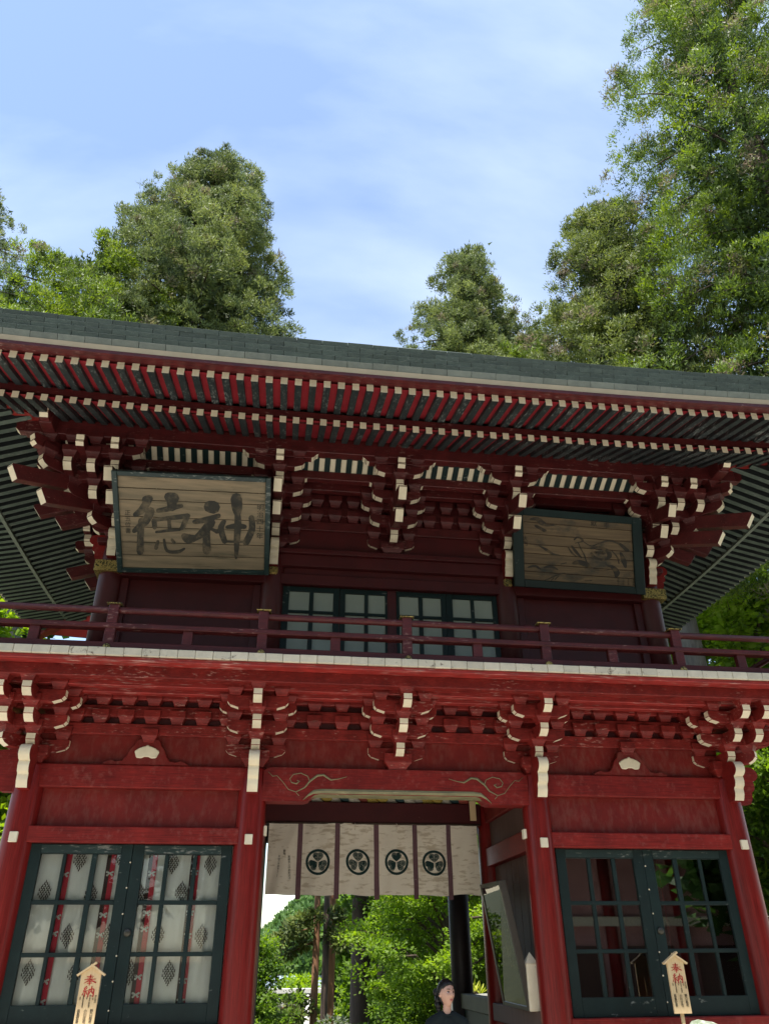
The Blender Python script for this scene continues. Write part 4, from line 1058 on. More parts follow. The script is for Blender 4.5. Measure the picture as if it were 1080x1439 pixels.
for cx in (0.234, 0.421, 0.603, 0.783):
    q = MB(); cy = 0.545
    RX, RYc = 0.148 / 2.63, 0.148 / 0.80 * 0.98
    disc(q, nf, cx, cy, RX, RYc, 0, 0.006, 0.80)
    for a in (-90, 30, 150):
        ca, sa = math.cos(math.radians(a)), math.sin(math.radians(a))
        lx, ly = cx + ca * RX * 0.40, cy + sa * RYc * 0.40
        # heart leaf: two lobes and a tip towards the centre
        px, py = -sa, ca
        for sgn in (-1, 1):
            disc(q, nf, lx + (ca * 0.10 + sgn * px * 0.185) * RX, ly + (sa * 0.10 + sgn * py * 0.185) * RYc, RX * 0.24, RYc * 0.24, 0, 0.0062 + 0.0003 * sgn, n=18)
            disc(q, nf, lx + (ca * 0.10 + sgn * px * 0.185) * RX, ly + (sa * 0.10 + sgn * py * 0.185) * RYc, RX * 0.19, RYc * 0.19, 1, 0.0075, 0.86, n=18)
            disc(q, nf, lx + (ca * 0.10 + sgn * px * 0.185) * RX, ly + (sa * 0.10 + sgn * py * 0.185) * RYc, RX * 0.10, RYc * 0.10, 1, 0.0076, 0.80, n=14)
        k = len(q.v)
        for (da, dp) in ((0.12, -0.40), (-0.16, -0.27), (-0.36, 0), (-0.16, 0.27), (0.12, 0.40)): q.v.append(nf(lx + (ca * da + px * dp) * RX, ly + (sa * da + py * dp) * RYc, 0.0069))
        q.face([k + i for i in range(5)], 0)
        for dp in (-0.22, 0, 0.22):
            ribbon(q, [(lx + (-ca * 0.33) * RX, ly + (-sa * 0.33) * RYc), (lx + (ca * 0.0 + px * dp) * RX, ly + (sa * 0.0 + py * dp) * RYc)], [0.0014, 0.0018], lambda u, v: Vector(nf(u, v, 0.0078)), 1, 1)
    pmb('leaf_crest', NR, q, ['crest_green', 'crest_line'])
fN = lambda s, t, o=0.0: Vector(nf(s, t, o)); fN.n = Vector((0, -1, 0))
letters(NR, fN, '奉納', 0.078, 0.39, 0.030, 'ink', 0.012); letters(NR, fN, '平成二十四年十二月吉日', 0.056, 0.47, 0.026, 'ink', 0.012); letters(NR, fN, '高崎市上中居町氏子', 0.100, 0.47, 0.029, 'ink', 0.012)
for s in (0.405, 0.605):
    part('tie_cord', MB().tube([(0, -0.02, 0.0), (0.006, -0.03, -0.03), (-0.004, -0.025, -0.09)], 0.004, 6).mesh('tie_cord', ['noren']), NR, (-1.318 + 2.63 * s, 0, 0.01))

# coloured carving glimpsed above the middle beam
CV = thing('carved_transom', 'painted carved transom of curling waves above the passage beam', 'carving', (0, 2.0, 3.47))
part('backing', MB().box(-1.3, 1.3, 0.03, 0.06, 0.0, 0.32).mesh('backing', ['swirl_teal'], 0.003), CV)
for k in range(21):
    x = -1.2 + k * 0.12; mname = ('swirl_white', 'swirl_teal', 'swirl_white', 'swirl_red', 'swirl_white', 'swirl_yellow', 'swirl_yellow')[(k + k // 5) % 7]
    for rr in (0.10, 0.065, 0.03):
        pts = [(math.cos(t) * rr * (1 - 0.03 * i), 0, math.sin(t) * rr * (1 - 0.03 * i)) for i, t in enumerate([j * 0.55 for j in range(11)])]
        part('wave_curl', MB().tube(pts, 0.026, 6).mesh('wave_curl', [mname]), CV, (x, -0.02 - 0.012 * (k % 3), 0.075 + 0.03 * (k % 2)))
TG = thing('tag', 'small wooden tag hanging from the passage beam beside the curtain', 'tag', (1.27, 1.86, 3.40), me=MB().box(-0.04, 0.04, -0.012, 0.012, -0.14, 0.10).mesh('tag', ['new_wood'], 0.004))

# ------------------------------------------------------------------ curtains behind the left door glass
CY = 0.07
CT = thing('inner_curtain', 'white cloth with red ribbons and brown leaf motifs behind the door glass', 'curtain', (-2.6, CY, 2.7))
q = MB(); ns = 90
for j in range(13):
    for i in range(ns + 1):
        x = -3.56 + 1.92 * i / ns; z = 2.72 - 1.5 * j / 12
        q.v.append((x + 2.6, 0.012 * math.sin(x * 24 + 0.4 * j) + 0.007 * math.sin(x * 57 + j * 0.3), z - 2.7))
for j in range(12):
    for i in range(ns): q.face([j * (ns + 1) + i, j * (ns + 1) + i + 1, (j + 1) * (ns + 1) + i + 1, (j + 1) * (ns + 1) + i], 0, True)
pmb('cloth', CT, q, ['curtain'])
for u in (91, 154, 213, 273):
    x = P(u, 1240, Y=CY)[0]
    for mname, a, b in (('ribbon_brown', -0.05, -0.012), ('ribbon_red', -0.012, 0.035)):
        part('ribbon', MB().box(a, b, -0.024, -0.021, -1.48, 0.02).mesh('ribbon', [mname]), CT, (x + 2.6, 0, 0))
    for zz in (2.66, 2.47, 2.12, 1.97, 1.60, 1.45):
        w_ = MB()
        for a in (20, 160, 220, 320):
            ca, sa = math.cos(math.radians(a)), math.sin(math.radians(a))
            ribbon(w_, [(0, 0), (ca * 0.028, sa * 0.028)], [0.008, 0.02], lambda u_, v_: Vector((u_, -0.028, v_)), 0, 1)
        part('butterfly_print', w_.mesh('butterfly_print', ['curtain']), CT, (x + 2.6 - 0.005, 0, zz - 2.7 + random.uniform(-0.03, 0.03)))
mm = MB()
mrng = random.Random(3)
for row, cnt in enumerate((1, 2, 3, 4, 5, 4, 5, 4, 3, 2, 1)):
    for k in range(cnt):
        a, b = (k - (cnt - 1) / 2) * 0.025 + mrng.uniform(-0.003, 0.003), 0.09 - row * 0.018
        ribbon(mm, [(a, b - 0.010), (a + mrng.uniform(-0.004, 0.004), b + 0.010)], [0.0115, 0.005], lambda u_, v_: Vector((u_, -0.0335, v_)), 0, 1)
me_motif = mm.mesh('leaf_motif', ['motif'])
for (u, v) in ((63, 1253), (113, 1208), (128, 1257), (95, 1315), (40, 1366), (105, 1368), (172, 1205), (152, 1315), (196, 1257), (255, 1254), (243, 1212), (296, 1214), (222, 1313), (283, 1315), (183, 1366), (237, 1367)):
    p = P(u, v, Y=CY - 0.03); part('leaf_motif', me_motif, CT, (p[0] + 2.6, 0, p[2] - 2.7))

# ------------------------------------------------------------------ offering boards on stakes
HOU = [([(0.22, 0.18), (0.75, 0.15)], [.07, .06]), ([(0.28, 0.32), (0.70, 0.29)], [.07, .06]), ([(0.06, 0.47), (0.94, 0.42)], [.07, .07]), ([(0.5, 0.0), (0.49, 0.2), (0.46, 0.45)], [.09, .10, .08]),
       ([(0.45, 0.45), (0.3, 0.62), (0.03, 0.80)], [.09, .08, .04]), ([(0.53, 0.44), (0.72, 0.6), (0.99, 0.74)], [.07, .10, .13]), ([(0.34, 0.68), (0.66, 0.66)], [.06, .06]), ([(0.3, 0.82), (0.7, 0.80)], [.06, .06]), ([(0.5, 0.56), (0.5, 0.8), (0.49, 1.02)], [.10, .09, .06])]
NOU = [([(0.30, 0.0), (0.12, 0.22), (0.28, 0.25)], [.09, .07, .08]), ([(0.36, 0.14), (0.08, 0.46), (0.42, 0.41)], [.08, .08, .08]), ([(0.25, 0.44), (0.24, 0.95)], [.10, .09]), ([(0.12, 0.58), (0.04, 0.80)], [.07, .09]), ([(0.36, 0.56), (0.43, 0.74)], [.07, .09]),
       ([(0.56, 0.30), (0.54, 0.6), (0.53, 0.98)], [.09, .09, .10]), ([(0.55, 0.30), (0.92, 0.26), (0.95, 0.55), (0.94, 0.94), (0.84, 0.88)], [.08, .10, .11, .10, .05]), ([(0.75, 0.02), (0.73, 0.35), (0.61, 0.66)], [.09, .09, .06]), ([(0.74, 0.40), (0.86, 0.64)], [.07, .10])]
COLS = [(0.90, 0.45, 0.015, '野口商店'), (0.77, 0.47, 0.014, '八月'), (0.62, 0.44, 0.0125, '株式会社上野建設'), (0.47, 0.46, 0.013, '八吉'), (0.30, 0.44, 0.0125, '長野原町長島建設'), (0.14, 0.47, 0.013, '古寺'),
        (0.80, 0.66, 0.027, '野口裕司'), (0.50, 0.66, 0.027, '小川庄也'), (0.16, 0.66, 0.027, '長島宏幸')]
def ema(label, x, zt, y, lean):
    E_ = thing('offering_board', label, 'offering board', (x, y, 0), group='gabled offering boards')
    w_, zb, zs = 0.083, zt - 0.475, zt - 0.065
    poly = [(-w_, zb), (w_, zb), (w_, zs), (0, zt - 0.012), (-w_, zs)]
    B = pmb('board', E_, MB().prism(poly, 'y', -0.012, 0.012), ['new_wood'], 0.002)
    for s in (-1, 1):
        a = Vector((0.012 * s * -1, 0, zt + 0.004)); b = Vector((s * 0.115, 0, zs - 0.012))
        d = (b - a).normalized(); nn = Vector((-d.z, 0, d.x)) * 0.008 * (1 if s > 0 else -1)
        if s < 0: a = a + Vector((0.02, 0, 0.014))
        y0 = -0.028 if s < 0 else -0.026
        pmb('gable_slat', E_, MB().hexa([(a - nn + Vector((0, y0, 0))), (b - nn + Vector((0, y0, 0))), (b - nn + Vector((0, 0.02, 0))), (a - nn + Vector((0, 0.02, 0))), (a + nn + Vector((0, y0, 0))), (b + nn + Vector((0, y0, 0))), (b + nn + Vector((0, 0.02, 0))), (a + nn + Vector((0, 0.02, 0)))]), ['new_wood'])
    pmb('stake', E_, MB().box(-0.015, 0.015, 0.012, 0.036, 0.0, zt - 0.2), ['new_wood'], 0.003)
    rd = MB()
    for chars, z0 in ((HOU, zt - 0.072), (NOU, zt - 0.158)):
        for k, (pts, wd) in enumerate(chars):
            ribbon(rd, pts, wd, lambda u, v, z0=z0, k=k: Vector((-0.052 + 0.100 * u, -0.0145 - 0.0003 * (k % 3), z0 - 0.078 * v)), 0, 3)
    pmb('red_lettering', E_, rd, ['ink_red'])
    fe = lambda s, t, o=0.0: Vector((-w_ + 2 * w_ * s, -0.012 - o, (zt) + (zb - zt) * t)); fe.n = Vector((0, -1, 0))
    for s, t, sz, tx in COLS: letters(E_, fe, tx, s, t + 0.02, sz, 'ink', 0.0025, True, 0.92)
    return E_
pL, pR = P(131, 1356, Y=-0.36), P(945, 1341, Y=-0.36)
ema('gabled wooden offering board on a stake before the curtained door', pL[0], pL[2], -0.36, 0)
ema('gabled wooden offering board on a stake beside the mossy rock', pR[0], pR[2], -0.36, 0)

# ------------------------------------------------------------------ things in the passage
c = [P(676, 1243, Y=1.10), P(703, 1237, Y=0.22), P(746, 1421, Y=0.22), P(709, 1412, Y=1.10)]
cen = (Vector(c[2]) + Vector(c[3])) / 2
FP = thing('framed_picture', 'tall glazed dark framed picture leaning along the passage wall ledge', 'picture', tuple(cen))
ch0 = chart(*c)
a_, b_, d_ = Vector(c[0]), Vector(c[1]), Vector(c[3])
nrm = (b_ - a_).cross(d_ - a_).normalized()
if nrm.x > 0: nrm = -nrm
fpc = lambda s, t, o=0.0: (Vector(c[0]) * (1 - s) * (1 - t) + Vector(c[1]) * s * (1 - t) + Vector(c[2]) * s * t + Vector(c[3]) * (1 - s) * t) + nrm * o - cen
pmb('painting', FP, plank_quad(MB(), fpc, 0.04, 0.96, 0.03, 0.97, 0.02), ['picture'])
for s0, s1, t0, t1 in ((0, 0.06, 0, 1), (0.94, 1, 0, 1), (0.06, 0.94, 0, 0.035), (0.06, 0.94, 0.965, 1)):
    pmb('frame_bar', FP, plank_quad(MB(), lambda s, t, o=0: fpc(s, t, o + 0.02), s0, s1, t0, t1, 0.07), ['picture_frame'], 0.004)
pmb('glazing', FP, plank_quad(MB(), lambda s, t, o=0: fpc(s, t, o + 0.012), 0.05, 0.95, 0.035, 0.965, 0.003), ['glass'])
wp = P(748, 1385, Y=0.22)
WS = thing('memorial_stake', 'short white post with a pointed top standing on the passage ledge', 'post', (wp[0], 0.24, 1.29))
pmb('shaft', WS, MB().box(-0.055, 0.055, -0.055, 0.055, 0.0, 0.40), ['white'], 0.004)
tp = MB(); tp.v = [(-0.06, -0.06, 0.40), (0.06, -0.06, 0.40), (0.06, 0.06, 0.40), (-0.06, 0.06, 0.40), (0, 0, 0.50)]
for q_ in ((0, 1, 4), (1, 2, 4), (2, 3, 4), (3, 0, 4), (3, 2, 1, 0)): tp.face(q_)
pmb('pointed_cap', WS, tp, ['white'])

# mossy rock in front of the right door
RK = bmesh.new(); bmesh.ops.create_icosphere(RK, subdivisions=4, radius=1.0)
from mathutils import noise as mnoise
for v in RK.verts:
    p = v.co.copy(); k = 1 + 0.28 * mnoise.noise(p * 1.7) + 0.10 * mnoise.noise(p * 5) + 0.04 * mnoise.noise(p * 13)
    v.co = Vector((p.x * 0.42 * k, p.y * 0.38 * k, max(-0.05, (p.z * 0.5 + 0.5) * 1.12 * (0.82 + 0.18 * k))))
me = bpy.data.meshes.new('mossy_rock'); RK.to_mesh(me); RK.free(); me.materials.append(MATS['mossy_stone'])
me.polygons.foreach_set('use_smooth', [True] * len(me.polygons))
pr_ = P(985, 1434, Y=-1.0)
rko = thing('mossy_rock', 'mossy grey-green rock standing before the glazed door', 'rock', (pr_[0], -1.0, 0.0), me=me)
top = max(v.co.z for v in me.vertices); rko.scale = (1, 1, (pr_[2] + 0.01) / top)

# pale ledge and spiky plant behind the gate
PB = thing('planter_wall', 'pale stone planter wall seen beside the dark shaded rear pillar', 'planter', (3.9, 10.0, 0), me=MB().box(-1.3, 1.3, -0.25, 0.25, -0.4, 1.085).mesh('planter_wall', ['stone'], 0.02))

# ------------------------------------------------------------------ vegetation
def quads_mesh(name, V, tint, mname, k=4):
    """V: (n,k,3) leaf faces; tint: (n,) one value per leaf"""
    n = V.shape[0]
    me = bpy.data.meshes.new(name)
    me.vertices.add(n * k); me.loops.add(n * k); me.polygons.add(n)
    me.vertices.foreach_set('co', V.reshape(-1).astype(np.float32))
    me.loops.foreach_set('vertex_index', np.arange(n * k, dtype=np.int32))
    me.polygons.foreach_set('loop_start', np.arange(0, n * k, k, dtype=np.int32))
    try: me.polygons.foreach_set('loop_total', np.full(n, k, dtype=np.int32))
    except Exception: pass
    me.update(calc_edges=True)
    at = me.attributes.new('tint', 'FLOAT', 'FACE')
    at.data.foreach_set('value', tint.astype(np.float32))
    me.materials.append(MATS[mname])
    return me
def unit(a): return a / np.maximum(1e-9, np.linalg.norm(a, axis=-1, keepdims=True))
def leaf_clumps(C, R, per, ll, lw, g, flat=1.0, up=0.35, axis=None, shell=0.55, tri=False):
    """C (m,3) clump centres, R (m,) radii -> leaf quads (m*per,4,3). Sprays fan out from each centre."""
    m = len(C)
    d = unit(g.normal(size=(m, per, 3)) + np.array([0, 0, up]))
    if axis is not None: d = unit(d + axis[:, None, :] * 0.75)
    rad = (shell + (1 - shell) * g.random((m, per, 1))) * R[:, None, None]
    pos = d * rad; pos[..., 2] *= flat
    base = C[:, None, :] + pos
    dirv = unit(d + g.normal(scale=0.45, size=(m, per, 3)))
    dirv[..., 2] *= (0.5 + 0.5 * flat)
    dirv = unit(dirv)
    side = unit(np.cross(dirv, g.normal(size=(m, per, 3))))
    if flat < 0.8:
        side = unit(np.cross(dirv, np.array([0, 0, 1.0]) + g.normal(scale=0.45, size=(m, per, 3))))
    sc = (0.65 + 0.7 * g.random((m, per, 1)))
    L = dirv * ll * sc; W = side * lw * sc
    if tri:
        # sprays lie like scales on the tuft: their faces look outwards, their tips rise
        nn = unit(d + g.normal(scale=0.42, size=(m, per, 3)))
        tg = np.array([0, 0, 0.7]) + d * 0.6 + g.normal(scale=0.4, size=(m, per, 3))
        tg = unit(tg - nn * np.sum(tg * nn, axis=-1, keepdims=True))
        W = np.cross(nn, tg) * lw * sc; L = tg * ll * sc + nn * ll * 0.45
        q = np.stack([base - W * 0.5, base + W * 0.5, base + L], axis=2)
        return q.reshape(m * per, 3, 3)
    sag = np.cross(dirv, side) * (ll * 0.12)
    q = np.stack([base, base + L * 0.5 + W * 0.5 + sag, base + L, base + L * 0.5 - W * 0.5 + sag], axis=2)
    return q.reshape(m * per, 4, 3)
def conifer(name, label, top, R, crown_len, mname, bark, seed, nb=120, per=84, leaf=(0.125, 0.045), clump=0.55, tint_bias=0.0, group=None, trunk_r=0.45, lean=0.0, droop=0.25, power=0.7, brown=0.035, base_z=None, even=1.0, core=22, bough=0.0, bn=20):
    g = np.random.default_rng(seed)
    x0, y0, zt = top; zt = zt - 1.0 * clump / 0.55
    zb = ground_z(x0, y0) - 0.2 if base_z is None else base_z
    T = thing(name, label, 'tree', (x0, y0, zb), group=group)
    H = zt - zb
    tr = MB()
    tr.tube([(0, 0, 0), (0.02, 0, 1.0), (0.05, 0.03, H * 0.3), (0.0, 0.0, H * 0.6), (0.03, 0.02, H * 0.85), (0, 0, H - 0.4)], [trunk_r * 1.25, trunk_r, trunk_r * 0.85, trunk_r * 0.6, trunk_r * 0.28, 0.03], 14)
    pmb('trunk', T, tr, [bark])
    C, A, RR = [], [], []
    lm = MB(); lm.tube([(0, 0, H - crown_len - 0.5), (0, 0, H - 0.5)], [0.05, 0.03], 6)
    ph = g.random(4) * 6.28
    for i in range(nb):
        t = (i + g.random()) / nb                     # 0 top .. 1 bottom
        t = t ** 0.8
        az = i * 2.39996 + g.normal() * 0.35
        lob = 1 + even * (0.16 * math.sin(2 * az + ph[0] + 5 * t) + 0.14 * math.sin(3 * az + ph[1] - 9 * t) + 0.10 * math.sin(11 * t + ph[2]))
        rr = R * (0.08 + 0.92 * t ** power) * lob * (1.0 - 0.2 * even + 0.32 * even * (g.random() - 0.05))
        if t > 0.86: rr *= 1 - 0.35 * (t - 0.86) / 0.14
        z = H - crown_len * t
        rise_ = 0.45 - 0.75 * t
        pts = []
        for k in range(5):
            f = k / 4
            pts.append((math.cos(az) * rr * f, math.sin(az) * rr * f, z + rr * (rise_ * f * 0.5 - droop * f * f) + 0.0))
        lm.tube(pts, [max(0.03, 0.05 + 0.012 * rr), 0.05, 0.04, 0.03, 0.015], 5, cap=False)
        nc = max(2, int(2 + rr * 1.15 / clump * 0.62))
        if bough:
            # a rounded bough mass hanging at the branch end
            bt = min(1.0, 0.35 + t * 1.1)
            ctr = np.array([math.cos(az) * rr * 0.86, math.sin(az) * rr * 0.86, z + rr * (rise_ * 0.43 - droop * 0.74)])
            rb = bough * bt * (0.7 + 0.6 * g.random())
            ex = np.array([math.cos(az), math.sin(az), -0.35])
            for k in range(int(bn * bt) + 3):
                q = unit(g.normal(size=3)) * (0.45 + 0.55 * g.random() ** 0.5)
                C.append(ctr + (q * np.array([1, 1, 0.62]) + ex * q.dot(ex) * 0.5) * rb)
                A.append([q[0], q[1], q[2] + 0.5]); RR.append(clump * (0.7 + 0.5 * g.random()))
            nc = max(1, nc // 4)
        for k in range(nc):
            f = 0.42 + 0.60 * (k + g.random()) / nc
            sp = g.normal(size=3) * clump * 0.55
            px = np.array([math.cos(az) * rr * f, math.sin(az) * rr * f, z + rr * (rise_ * f * 0.5 - droop * f * f)]) + sp * np.array([1, 1, 0.7])
            C.append(px); A.append([math.cos(az) * 0.8, math.sin(az) * 0.8, 0.45]); RR.append(clump * (0.65 + 0.6 * g.random()) * (0.55 + 0.45 * min(1, 0.3 + t)))
    for k in range(10):
        C.append(np.array([g.normal() * 0.15, g.normal() * 0.15, H - 0.15 - 0.28 * k])); A.append([g.normal() * 0.3, g.normal() * 0.3, 1]); RR.append(clump * 0.45)
    C, A, RR = np.array(C), np.array(A), np.array(RR)
    pmb('limbs', T, lm, [bark])
    V = leaf_clumps(C, RR, per, leaf[0], leaf[1], g, 0.85, 0.45, A, 0.35, True)
    m = len(C)
    # coarse inner sprays that close the crown round the trunk
    ci = g.random(len(C)) < 0.7
    C2 = C[ci] * np.array([0.5, 0.5, 1.0]) + g.normal(scale=0.3, size=(ci.sum(), 3)); C2[:, 2] += (C[ci][:, 2] - C2[:, 2]) * 0.5
    V2 = leaf_clumps(C2, np.full(len(C2), clump * 1.4), core, leaf[0] * 1.8, leaf[1] * 2.6, g, 0.9, 0.2, None, 0.1, True)
    big = np.sin(C[:, 0] * 1.3 + ph[0]) * np.sin(C[:, 1] * 1.1 + ph[1]) * np.sin(C[:, 2] * 0.9 + ph[2])
    tint = np.clip(0.40 + tint_bias + 0.24 * big + g.normal(scale=0.13, size=m), 0.02, 0.74)
    br = g.random(m) < brown * (1 + 2.0 * (big < -0.35)); tint[br] = 0.9 + 0.1 * g.random(br.sum())
    tl = np.repeat(tint, per) + g.normal(scale=0.07, size=m * per)
    tl = np.concatenate([tl, np.clip(0.25 + g.normal(scale=0.1, size=len(V2)), 0, 0.5)]); V = np.concatenate([V, V2])
    part('crown', quads_mesh('crown', V, np.clip(tl, 0, 1), mname, 3), T)
    return T
def pt(u, v, Y): return tuple(P(u, v, Y=Y))
cedars = 'cedars rising behind the gate'
conifer('cedar_tree', 'grey-green cedar at the roof end beyond the bright bushy conifer', pt(-14, 255, 20), 5.4, 15, 'grey_cedar_leaf', 'bark', 11, 130, 130, group=cedars, clump=0.55)
conifer('cedar_tree', 'tall broad grey-green cedar with pointed crown above the roof', pt(310, 218, 16), 4.9, 14, 'grey_cedar_leaf', 'bark', 12, 125, 110, group=cedars, tint_bias=0.07, clump=0.40, power=0.62, even=0.6, core=16, bough=0.95, bn=17)
conifer('bushy_conifer', 'low bright green bushy conifer at the foot of the broad cedar', pt(150, 352, 14.5), 4.5, 9, 'bright_cedar_leaf', 'grey_bark', 13, 75, 110, group=cedars, tint_bias=0.12, power=0.42, clump=0.42, even=0.6, core=14, bough=0.95, bn=16)
conifer('cedar_tree', 'small rounded cedar standing alone against the sky over the roof', pt(650, 347, 18), 3.3, 11, 'grey_cedar_leaf', 'bark', 14, 85, 105, group=cedars, tint_bias=0.08, power=0.6, clump=0.40, even=0.6, core=16, bough=0.85, bn=15)
conifer('bushy_conifer', 'bright yellow-green low conifer between the small cedar and the grey-trunked cedar', pt(742, 462, 15), 2.4, 8, 'bright_cedar_leaf', 'grey_bark', 15, 100, 120, group=cedars, tint_bias=0.14, power=0.5, clump=0.42, even=0.6)
T6 = conifer('cedar_tree', 'slender cedar whose grey trunk shows behind the balcony rail', pt(832, 282, 13), 4.6, 16, 'cedar_leaf', 'grey_bark', 16, 105, 105, group=cedars, trunk_r=0.42, clump=0.42, brown=0.07, power=0.6, tint_bias=0.06, even=0.8, core=16, bough=1.15, bn=20)
conifer('cedar_tree', 'huge cedar towering highest over the roof with brown dead sprays', (16.1, 8.5, 46.0), 5.9, 32, 'bright_cedar_leaf', 'bark', 17, 120, 105, leaf=(0.135, 0.046), group=cedars, trunk_r=0.7, clump=0.50, brown=0.09, power=0.42, tint_bias=0.03, droop=0.36, even=1.0, core=16, bough=1.65, bn=26)

def broadleaf(name, label, base, H, R, mname, bark, seed, nb=26, cl=5, per=70, leaf=(0.13, 0.09), clump=0.55, flat=0.42, group=None, trunk_r=0.14, z_lo=0.25, cat='tree', tb=0.5):
    g = np.random.default_rng(seed)
    T = thing(name, label, cat, base, group=group)
    tr = MB()
    bend = g.normal(size=2) * 0.3
    tr.tube([(0, 0, -0.3), (bend[0] * 0.3, bend[1] * 0.3, H * 0.25), (bend[0], bend[1], H * 0.55), (bend[0] * 1.2, bend[1] * 1.2, H * 0.85)], [trunk_r * 1.2, trunk_r, trunk_r * 0.65, trunk_r * 0.2], 10)
    C, RR = [], []
    for i in range(nb):
        t = z_lo + (1 - z_lo) * (i + g.random()) / nb
        az = i * 2.4 + g.normal() * 0.4
        pr_f = math.sin(min(1, max(0.05, (t - z_lo) / (1 - z_lo))) * math.pi * 0.86 + 0.32)
        rr = R * max(0.25, pr_f) * (0.7 + 0.5 * g.random())
        s0 = Vector((bend[0] * t, bend[1] * t, H * t * 0.85)); e0 = Vector((bend[0] * t + math.cos(az) * rr, bend[1] * t + math.sin(az) * rr, H * t + 0.12 * rr))
        md = (s0 + e0) / 2 + Vector((0, 0, 0.15 * rr))
        tr.tube([s0, md, e0], [trunk_r * 0.4, trunk_r * 0.25, 0.012], 5, cap=False)
        for k in range(cl):
            f = 0.35 + 0.7 * (k + g.random()) / cl
            p = s0.lerp(e0, f); C.append([p.x + g.normal() * 0.25 * clump * 1.4, p.y + g.normal() * 0.25 * clump * 1.4, p.z + g.normal() * 0.16 + 0.1 * rr * f]); RR.append(clump * (0.6 + 0.7 * g.random()))
    pmb('trunk', T, tr, [bark])
    C, RR = np.array(C), np.array(RR)
    V = leaf_clumps(C, RR, per, leaf[0], leaf[1], g, flat, 0.2, None, 0.25)
    m = len(C); tint = np.clip(tb + g.normal(scale=0.2, size=m), 0, 1)
    part('crown', quads_mesh('crown', V, np.clip(np.repeat(tint, per) + g.normal(scale=0.08, size=m * per), 0, 1), mname), T)
    return T
def on_ground(u, v, Y):
    p = P(u, v, Y=Y); return (p[0], Y, ground_z(p[0], Y))
mg = 'maples beyond the passage'
# foliage seen through the passage
broadleaf('maple_tree', 'leafy maple at the passage edge beside the white torii', on_ground(350, 1340, 17), 4.1, 1.15, 'maple_leaf', 'bark', 21, 36, 6, 80, (0.10, 0.07), 0.42, group=mg, z_lo=0.1, tb=0.3)
broadleaf('maple_tree', 'bright green maple spreading over the middle of the passage view', on_ground(610, 1340, 22), 9.5, 2.4, 'maple_leaf', 'bark', 22, 44, 7, 130, (0.12, 0.08), 0.55, group=mg, tb=0.55)
broadleaf('maple_tree', 'yellow-green maple close behind the dark shaded rear pillar', on_ground(620, 1330, 15), 6.6, 2.3, 'maple_leaf', 'bark', 23, 40, 7, 140, (0.095, 0.065), 0.5, group=mg, tb=0.5, z_lo=0.1)
broadleaf('maple_tree', 'maple with drooping sprays beside the pale planter wall', on_ground(690, 1340, 17), 7.0, 2.4, 'maple_leaf', 'bark', 24, 40, 7, 130, (0.10, 0.07), 0.5, group=mg, tb=0.42, z_lo=0.08)
broadleaf('maple_tree', 'shaded maple low under the tall cedar trunks', on_ground(568, 1390, 28), 6.0, 2.0, 'maple_leaf', 'bark', 25, 36, 6, 110, (0.14, 0.09), 0.6, group=mg, tb=0.2, z_lo=0.15)
broadleaf('grey_shrub', 'grey-green shrub at the foot of the cedar trunks', on_ground(487, 1420, 19), 2.5, 1.1, 'grey_leaf', 'bark', 26, 30, 6, 80, (0.12, 0.07), 0.42, z_lo=0.1, cat='shrub')
broadleaf('yellow_bush', 'sunlit yellow-green bush just behind the white torii', on_ground(415, 1380, 46), 5.8, 2.6, 'maple_leaf', 'bark', 27, 30, 6, 70, (0.26, 0.2), 0.8, cat='bush', tb=0.95, z_lo=0.1)
broadleaf('maple_tree', 'small bright maple beside the torii post', on_ground(452, 1430, 27), 4.6, 1.2, 'maple_leaf', 'bark', 28, 24, 5, 60, (0.15, 0.11), 0.4, group=mg, tb=0.8, z_lo=0.2)
# cedar trunks beyond the passage
tg = 'cedar trunks beyond the passage'
def trunk_cedar(label, u, Y, r, bark, seed, H=24, crown_at=13.0, mname='cedar_leaf', R=3.0, low=()):
    b = on_ground(u, 1380, Y)
    g = np.random.default_rng(seed)
    T = thing('cedar_tree', label, 'tree', b, group=tg)
    tr = MB(); tr.tube([(0, 0, -0.3), (0, 0, 2), (0.05, 0, 8), (0.0, 0.05, H * 0.6), (0, 0, H)], [r * 1.25, r, r * 0.92, r * 0.6, 0.04], 14)
    C, RR, A = [], [], []
    for i in range(26):
        t = g.random(); z = crown_at + (H - crown_at) * t; az = i * 2.4; rr = R * (1.05 - t) * (0.7 + 0.5 * g.random())
        tr.tube([(0, 0, z), (math.cos(az) * rr, math.sin(az) * rr, z - 0.1 * rr)], [0.05, 0.012], 5, cap=False)
        for k in range(3):
            f = 0.4 + 0.65 * g.random(); C.append([math.cos(az) * rr * f, math.sin(az) * rr * f, z - 0.1 * rr * f + g.normal() * 0.2]); RR.append(0.55 + 0.3 * g.random())
    for z, az, rr in low:
        tr.tube([(0, 0, z), (math.cos(az) * rr, math.sin(az) * rr, z - 0.35 * rr)], [0.04, 0.012], 5, cap=False)
        for k in range(7):
            f = 0.25 + 0.8 * k / 6; C.append([math.cos(az) * rr * f + g.normal() * 0.12, math.sin(az) * rr * f + g.normal() * 0.12, z - 0.35 * rr * f * f + g.normal() * 0.08]); RR.append(0.34 + 0.12 * g.random())
    pmb('trunk', T, tr, [bark])
    C, RR = np.array(C), np.array(RR)
    V = leaf_clumps(C, RR, 60, 0.26, 0.11, g, 0.55, 0.1, None, 0.3)
    tint = np.clip(0.35 + g.normal(scale=0.15, size=len(C)), 0, 0.74)
    part('crown', quads_mesh('crown', V, np.repeat(tint, 60), mname), T)
